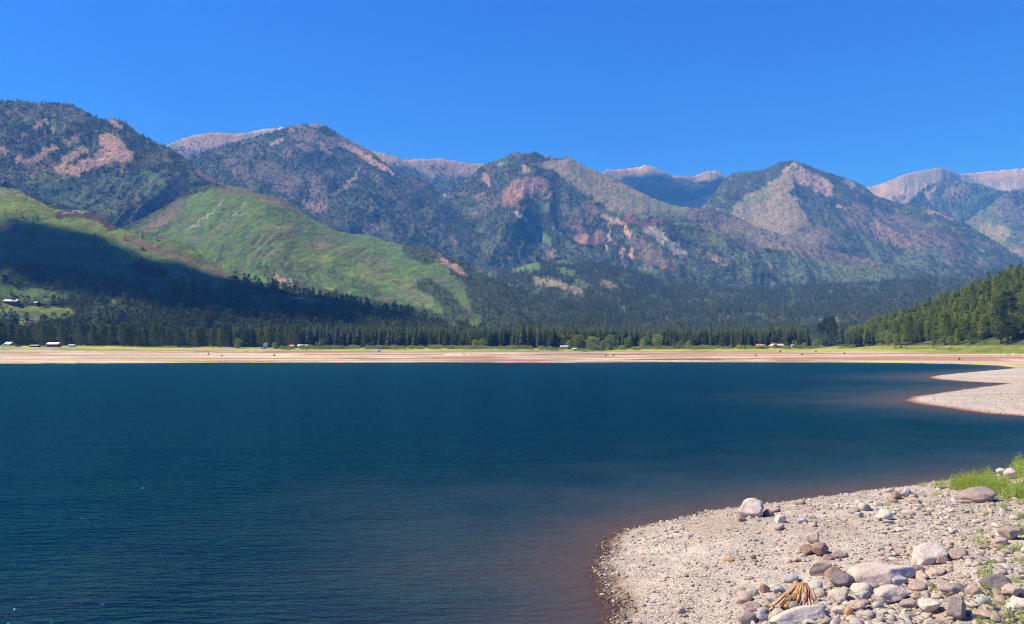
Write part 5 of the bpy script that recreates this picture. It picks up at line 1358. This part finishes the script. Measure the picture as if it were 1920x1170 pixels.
# ------------------------------------------------------------------ driftwood
def driftwood():
    wood = NT('orange weathered wood'); v = wood.mapping((1, 1, 1))
    n = wood.noise(wood.mapping((30, 30, 3)), 1.0, 5, .6)
    c = wood.ramp(n, [(.3, (.16, .06, .02)), (.5, (.46, .22, .08)), (.72, (.72, .46, .22))])
    c = wood.mix(wood.ramp(wood.noise(wood.mapping(), 5.0, 4, .6), [(.45, (0, 0, 0)), (.62, (1, 1, 1))]), c, (.42, .34, .25))
    wood.bsdf(c, .75, .2, wood.bump(n, .8, .02))
    x, y, z = hit(1494, 1136, 8, 60, 1.0015); s = y / F
    b = MB(); rr = random.Random(4)
    # local axes: x to the right, y away, z up; metres per photo pixel = s
    def P_(px, py, dy=0.0): return ((px - 1494) * s, dy, (1139 - py) * s * 1.0)
    # a torn fan of root wood: narrow at the top, splayed and ragged at the foot
    nu, nv = 46, 26
    foot = [(1441,1140),(1452,1137),(1460,1147),(1468,1138),(1476,1149),(1484,1141),(1491,1147),(1497,1137),(1504,1145),(1511,1136),(1517,1141)]
    rows_ = []
    for i in range(nu):
        f = i / (nu - 1) * (len(foot) - 1); k = min(int(f), len(foot) - 2); g = f - k
        fx = foot[k][0] * (1 - g) + foot[k + 1][0] * g; fy = foot[k][1] * (1 - g) + foot[k + 1][1] * g
        tx = 1498 + 22 * i / (nu - 1); ty = 1093 + 5 * abs(i / (nu - 1) - .4) + rr.uniform(-1.2, 1.2)
        fy += rr.uniform(-2.2, 2.2); col_ = []
        for j in range(nv):
            t_ = j / (nv - 1); e = t_ ** 1.25
            px_ = tx * (1 - e) + fx * e + 5 * noise.noise(Vector((i * .22, t_ * 2.6, 9))) * math.sin(math.pi * t_); py_ = ty * (1 - t_) + fy * t_
            ridge = (abs(math.sin(i * .52 + 1.3 * noise.noise(Vector((i * .13, t_ * 2, 1))))) * 3.4 + noise.noise(Vector((i * .5, t_ * 3, 4))) * 2.2) * s * (.5 + t_)
            col_.append(Vector(P_(px_, py_, .30 * (1 - t_) ** 1.2 - .10 * t_ - ridge - .06 * math.sin(math.pi * i / (nu - 1)))))
        rows_.append(col_)
    base_i = len(b.v)
    for col_ in rows_: b.v += [tuple(p) for p in col_]
    for col_ in rows_: b.v += [tuple(p + Vector((0, .09, -.05))) for p in col_]
    n1 = nu * nv
    for i in range(nu - 1):
        for j in range(nv - 1):
            a_ = base_i + i * nv + j
            if j > nv * (.42 + .3 * ((i // 5) % 3 == 0)) and abs(math.sin(i * .52)) < .30: continue
            b.f.append((a_, a_ + 1, a_ + nv + 1, a_ + nv)); b.f.append((a_ + n1, a_ + n1 + nv, a_ + n1 + nv + 1, a_ + n1 + 1))
        for j in (0, nv - 1):
            a_ = base_i + i * nv + j; b.f.append((a_, a_ + nv, a_ + nv + n1, a_ + n1))
    for j in range(nv - 1):
        for i in (0, nu - 1):
            a_ = base_i + i * nv + j; b.f.append((a_, a_ + n1, a_ + n1 + 1, a_ + 1))
    me = b.mesh('driftwood_root', wood.m, True)
    o = link('driftwood_root', me, loc=(x, y, z + .03), scale=(1.15, 1, .74)); tag(o, 'splintered orange driftwood root lying among stones at the bottom', 'driftwood')
    b = MB()
    for k in range(4):
        q0 = P_(1517 + k * 2, 1100 + k * 3, .25 - .03 * k); q1 = P_(1508 + 5 * k, 1138, -.05)
        b.tube([q0, tuple((Vector(q0) + Vector(q1)) / 2 + Vector((.01, 0, 0))), q1], [2.0 * s, 3.6 * s, 1.6 * s], 7)
    g = NT('bleached wood'); n = g.noise(g.mapping((30, 30, 3)), 1.0, 5, .6); g.bsdf(g.ramp(n, [(.3, (.25, .17, .12)), (.7, (.55, .42, .30))]), .8, .2, g.bump(n, .6, .015))
    link('bleached_side', b.mesh('bleached_side', g.m, True), o)
    x, y, z = hit(1497, 1054, 8, 60, 1.0015); s2 = y / F
    b = MB(); b.tube([(-9 * s2, 0, .03), (-2 * s2, .02, .05), (9 * s2, 0, .04)], [1.8 * s2, 3 * s2, 2 * s2], 8)
    o = link('wood_chunk', b.mesh('wood_chunk', wood.m, True), loc=(x, y, z)); tag(o, 'short rusty orange wood chunk left of the small brown rock pile', 'driftwood')
driftwood()

# ------------------------------------------------------------------ weeds
def weed_mesh(name, seed, stems=30, h=1.0, spread=.55, leaves=16, lsize=.045, mat='weed', lean=.25):
    rnd = random.Random(seed); V = []; Fc = []
    for s in range(stems):
        a = rnd.uniform(0, 6.28); q = rnd.random() ** .6 * spread
        p = Vector((math.cos(a) * q, math.sin(a) * q, -.03)); hh = h * rnd.uniform(.45, 1.0) * (1 - .45 * q / spread)
        d = Vector((math.cos(a) * lean * q / spread + rnd.uniform(-.15, .15), math.sin(a) * lean * q / spread + rnd.uniform(-.15, .15), 1)).normalized()
        top = p + d * hh; w_ = .006
        n = len(V); V += [p + Vector((w_, 0, 0)), p - Vector((w_, 0, 0)), top]; Fc.append((n, n + 1, n + 2))
        for k in range(leaves):
            f = .12 + .88 * (k + rnd.random()) / leaves; c = p.lerp(top, f)
            e = Vector((rnd.uniform(-1, 1), rnd.uniform(-1, 1), rnd.uniform(-.1, .9))).normalized()
            sd = e.cross(Vector((rnd.uniform(-1, 1), rnd.uniform(-1, 1), rnd.uniform(-1, 1)))).normalized()
            ll = lsize * rnd.uniform(.7, 1.8) * (1.25 - .6 * f); n = len(V)
            V += [c, c + e * ll * .5 + sd * ll * .18, c + e * ll, c + e * ll * .5 - sd * ll * .18]; Fc.append((n, n + 1, n + 2, n + 3))
    return to_mesh(name, V, Fc, M[mat])
WEED = [weed_mesh('weed_plant', 600 + i, leaves=18, lsize=.075) for i in range(4)]
WEEDY = weed_mesh('weed_plant', 610, stems=40, mat='ochre', lsize=.06)
def weed(px, py, hpx, wid, label, group=None, me=None, i=0):
    x, y, z = hit(px, py, 8, 60, 1.002); s = hpx / F * y
    o = link('weed_plant', me or WEED[i % 4], loc=(x, y, z - .02), rot=(0, 0, px * 1.7), scale=(s * wid, s * wid, s)); tag(o, label, 'weed', group)
tufts = [(1666,948,14,'small green tuft alone on the pebbles left of the rusty block'), (1712,929,13,'green tuft between the upright grey wedge and the weed patch'),
 (1731,912,17,'thin green tuft on the skyline of the bank, first left of the patch'), (1733,930,10,'low green tuft right of the grey wedge'),
 (1757,929,18,'green tuft at the lower left of the weed patch'), (1790,961,13,'round green tuft below the flat mauve slab'), (1879,957,26,'full green tuft right of the flat mauve slab'),
 (1909,938,15,'green tuft right edge, just below the big weed patch'), (1838,961,12,'low tuft under the right end of the mauve slab'), (1850,965,12,'yellowish low tuft beside the right tuft'),
 (1912,972,24,'leafy tuft cut by the right frame edge, upper one'), (1917,998,30,'leafy tuft cut by the right frame edge, lower one'), (1765,1023,9,'tiny tuft just above the long white slab'),
 (1740,947,10,'faint tuft left of the mauve slab'), (1870,935,14,'low tuft right behind the mauve slab')]
for i, (px, py, h_, lb) in enumerate(tufts): weed(px, py, h_, .85, lb, None, None, i)
weed(1838, 1022, 34, .75, 'broad feathery green weed above the thin brown stone', None, None, 1)
weed(1850, 1086, 66, .32, 'tall feathery green weed standing above the dark grey slab', None, None, 2)
weed(1868, 1062, 22, .6, 'yellowish low weed at the right of the tall feathery weed', None, WEEDY)
weed(1755, 1107, 18, .9, 'yellow green tuft left of the mauve speckled rock', None, WEEDY)
weed(1840, 1000, 20, .8, 'yellowing weed behind the broad feathery one', None, WEEDY)
weed(1903, 1090, 24, .6, 'green weed beside the right edge above the tan hollowed rock', None, None, 0)
rnd = random.Random(9); k = 0
for i in range(600):
    px = rnd.uniform(1752, 1975); f = max(0, (px - 1752) / 168)
    hi = 911 - 31 * f; lo = 917 + 16 * f
    py = rnd.uniform(hi, lo) if rnd.random() < .8 else rnd.uniform(lo, lo + 10 * f + 2)
    if any(abs(px - a) < 12 and -3 < py - b_ < 13 for a, b_ in ((1897, 898), (1912, 914), (1877, 891))): continue
    if rnd.random() > .2 + 2.6 * f: continue
    if px < 1840 and py > 916 and rnd.random() < .6: continue
    weed(px, py, rnd.uniform(17, 30) + (20 * f + 16 * max(0, f - .5)) * rnd.random(), rnd.uniform(.4, .75), 'bright green weed in the thick patch at the top right of the bank', 'weeds of the thick green patch', None, k); k += 1
    if k > 150: break
for i in range(40):
    weed(rnd.uniform(1878, 1955), rnd.uniform(935, 1060), rnd.uniform(10, 26), rnd.uniform(.6, 1), 'green weed in the loose growth down the right edge of the bank', 'loose weeds down the right edge', WEEDY if i % 5 == 0 else None, i)
# leafy sprigs at the bottom right corner
def sprig_mesh(seed, n_st=3, hh=1.0):
    rnd = random.Random(seed); st = MB(); V = []; Fc = []
    for s in range(n_st):
        a = rnd.uniform(0, 6.28); pts = []; p = Vector((rnd.uniform(-.06, .06), rnd.uniform(-.06, .06), -.05)); d = Vector((math.cos(a) * .45, math.sin(a) * .45, 1)).normalized()
        for k in range(9):
            pts.append(tuple(p)); p = p + d * hh / 8 * rnd.uniform(.8, 1.1); d = (d + Vector((math.cos(a) * .10, math.sin(a) * .10, rnd.uniform(-.1, .03)))).normalized()
        st.tube(pts, [.012 * (1 - .08 * k) for k in range(9)], 5)
        for k in range(26):
            f = .2 + .8 * k / 25; i = min(7, int(f * 8)); c = Vector(pts[i]).lerp(Vector(pts[i + 1]), f * 8 - i)
            ang = k * 2.4 + rnd.uniform(-.4, .4); e = (Vector((math.cos(ang), math.sin(ang), rnd.uniform(.1, .8)))).normalized()
            sd = e.cross(Vector((0, 0, 1)) + Vector((rnd.uniform(-.5, .5), rnd.uniform(-.5, .5), 0))).normalized(); ll = rnd.uniform(.14, .26); n = len(V)
            up = Vector((0, 0, -.03)); V += [c, c + e * ll * .35 + sd * ll * .085, c + e * ll * .7 + sd * ll * .05 + up * .5, c + e * ll + up, c + e * ll * .7 - sd * ll * .05 + up * .5, c + e * ll * .35 - sd * ll * .085]
            Fc.append((n, n + 1, n + 2, n + 3, n + 4, n + 5))
    return st, V, Fc
for i, (px, py, hpx, lb) in enumerate([(1851, 1128, 44, 'leafy yellow green sprig rising in front of the dark grey slab'), (1866, 1148, 44, 'leafy sprig in the lower middle of the corner plants'),
   (1893, 1172, 46, 'thick leafy sprig at the bottom, second from the corner'), (1915, 1178, 50, 'leafy sprig in the very corner of the bank'), (1842, 1180, 34, 'leafy sprig, leftmost at the bottom edge'),
   (1912, 1112, 34, 'reddish leafed sprig at the right edge beside the tan hollowed rock'), (1870, 1184, 40, 'low leafy sprig at the bottom edge below the long pink stone'), (1826, 1150, 18, 'tiny sprig beside the big mauve egg-shaped boulder')]):
    x, y, z = hit(px, py, 6, 60, 1.002); s = hpx / F * y
    st, V_, F_ = sprig_mesh(700 + i, 4)
    o = link('willow_sprig', None, loc=(x, y, z), rot=(0, 0, i * 1.3), scale=s); tag(o, lb, 'plant')
    link('stem', st.mesh('stem', M['twig']), o); link('leaves', to_mesh('leaves', V_, F_, M['sprig']), o)

# ------------------------------------------------------------------ clouds: their shadows lie on the slopes
SUN_EL, SUN_AZ_F = D2R(50), D2R(0)        # sun to the left, a little beyond the camera's side
SD_ = Vector((-math.cos(SUN_AZ_F) * math.cos(SUN_EL), math.sin(SUN_AZ_F) * math.cos(SUN_EL), math.sin(SUN_EL)))
def surf_point(nm, px, py):
    u, s = to_uv(px, py); L = BACK[nm]
    Ys = np.linspace(L['df'], L['dr'] * 1.02, 300); g = layer_z(nm, np.full(300, float(u)), Ys); ray = H + float(s) * Ys
    k = int(np.argmax(g >= ray)); k = k if g[k] >= ray[k] else 299
    return Vector(((float(u) - CX) / F * Ys[k], Ys[k], float(g[k])))
def cloud(nm, outline, alt, label, seed, puff, ypos=None):
    rnd = random.Random(seed)
    pts = []
    for (px, py) in outline:
        p = surf_point(nm if isinstance(nm, str) else nm[0], px, py)
        t_ = (alt - p.z) / SD_.z; q = p + SD_ * t_; pts.append((q.x, q.y))
    b = bmesh.new(); xs = [p[0] for p in pts]; ysn = [p[1] for p in pts]
    def inside(x, y):
        r = False
        for i in range(len(pts)):
            (ax, ay), (bx, by) = pts[i], pts[(i + 1) % len(pts)]
            if (ay > y) != (by > y) and x < (bx - ax) * (y - ay) / (by - ay) + ax: r = not r
        return r
    centres = []
    step = puff * .8; x = min(xs)
    while x <= max(xs):
        y = min(ysn)
        while y <= max(ysn):
            if inside(x, y): centres.append((x + rnd.uniform(-.2, .2) * step, y + rnd.uniform(-.2, .2) * step, alt, puff * rnd.uniform(.8, 1.15)))
            y += step
        x += step
    for i in range(len(pts)):
        (ax, ay), (bx, by) = pts[i], pts[(i + 1) % len(pts)]; n = max(1, int(math.hypot(bx - ax, by - ay) / (puff * .5)))
        for k in range(n): centres.append((ax + (bx - ax) * k / n, ay + (by - ay) * k / n, alt, puff * rnd.uniform(.3, .6)))
    for (x, y, z, r) in centres:
        bmesh.ops.create_icosphere(b, subdivisions=2, radius=r, matrix=Matrix.Translation((x, y, z)) @ Matrix.Diagonal((1, 1, .6, 1)))
    for v in b.verts:
        v.co += noise.noise_vector(v.co / (puff * .7)) * puff * .22
    me = bpy.data.meshes.new('cloud'); b.to_mesh(me); b.free(); me.materials.append(M['cloud'])
    me.polygons.foreach_set('use_smooth', [True] * len(me.polygons))
    tag(link('cloud', me), label, 'cloud'); print('cloud puffs', len(centres))
M['cloud'] = flat_mat('white cloud', (.85, .86, .88), 1.0, .04, .002)
cloud('hill_near_left', [(-140,452),(0,436),(60,430),(100,434),(150,446),(200,470),(250,490),(300,500),(350,508),(400,530),(470,548),(560,570),(660,588),(760,600),(900,612),(900,616),(640,612),(520,606),(430,596),(340,578),(260,556),(180,532),(100,520),(0,508),(-140,490)],
      3200, 'white cumulus cloud high to the left, shading the near left hillside', 1, 55)
cloud('mountain_cirque', [(1170,338),(1215,334),(1250,340),(1262,358),(1300,364),(1340,360),(1360,348),(1385,350),(1375,385),(1330,400),(1250,395),(1190,375)], 6600, 'white cloud high above the distant basin left of the pointed mountain', 2, 70)
#PART2_END
# ------------------------------------------------------------------ camera, light, sky, render
cam = bpy.data.cameras.new('camera'); cam.sensor_width = 36; cam.lens = F / 1920 * 36
cam.clip_start = .1; cam.clip_end = 40000
co = link('camera', cam, loc=(0, 0, H), rot=(math.pi / 2 + PITCH, 0, 0)); scene.camera = co

SUN_EL, SUN_AZ_F = D2R(50), D2R(0)        # sun to the left, a little beyond the camera's side
SD_ = Vector((-math.cos(SUN_AZ_F) * math.cos(SUN_EL), math.sin(SUN_AZ_F) * math.cos(SUN_EL), math.sin(SUN_EL)))
sun = bpy.data.lights.new('sun', 'SUN'); sun.energy = 4.6; sun.angle = D2R(.53); sun.color = (1.0, .955, .88)
so = link('sun', sun, loc=(0, 0, 100)); so.rotation_euler = SD_.to_track_quat('Z', 'Y').to_euler()

w = bpy.data.worlds.new('World'); scene.world = w; w.use_nodes = True
nt = w.node_tree; nt.nodes.clear()
sky = nt.nodes.new('ShaderNodeTexSky'); sky.sky_type = 'NISHITA'; sky.sun_disc = False
sky.sun_elevation = SUN_EL; sky.sun_rotation = math.atan2(SD_.x, SD_.y)
sky.altitude = 2400; sky.air_density = 1.0; sky.dust_density = 0.2; sky.ozone_density = 3.0
hs = nt.nodes.new('ShaderNodeMix'); hs.data_type = 'RGBA'; hs.blend_type = 'MULTIPLY'; hs.inputs[0].default_value = 1.0
hs.inputs[7].default_value = (0.065, 0.375, 1.12, 1)
bg = nt.nodes.new('ShaderNodeBackground'); bg.inputs[1].default_value = 0.13
wo = nt.nodes.new('ShaderNodeOutputWorld')
nt.links.new(sky.outputs[0], hs.inputs[6]); nt.links.new(hs.outputs[2], bg.inputs[0]); nt.links.new(bg.outputs[0], wo.inputs[0])

# the air between here and the mountains
hz = MB(); x0, x1, y0, y1, z0, z1 = -16500, 16500, -400, 15500, -60, 2950
hz.box(((x0 + x1) / 2, (y0 + y1) / 2, (z0 + z1) / 2), (x1 - x0, y1 - y0, z1 - z0))
t = NT('air'); pv = t.n('ShaderNodeVolumePrincipled')
pv.inputs['Color'].default_value = (0.10, 0.36, 1.0, 1); pv.inputs['Absorption Color'].default_value = (1, 1, 1, 1); pv.inputs['Density'].default_value = 7.6e-5
pv.inputs['Anisotropy'].default_value = 0.0
t.l(pv.outputs[0], t.out.inputs['Volume'])
tag(link('haze', hz.mesh('haze', t.m)), 'thin blue air haze over the valley and mountains', 'haze', kind='stuff')

scene.render.engine = 'CYCLES'
cy = scene.cycles
cy.use_denoising = True; cy.max_bounces = 5; cy.diffuse_bounces = 2; cy.glossy_bounces = 2; cy.transmission_bounces = 2
cy.transparent_max_bounces = 4; cy.volume_bounces = 0; cy.caustics_reflective = False; cy.caustics_refractive = False
cy.sample_clamp_indirect = 3.0; cy.pixel_filter_type = 'BLACKMAN_HARRIS'; cy.filter_width = 1.0
cy.denoising_prefilter = 'FAST'
vs = scene.view_settings; vs.view_transform = 'Standard'; vs.look = 'None'; vs.exposure = 0.75; vs.gamma = 1
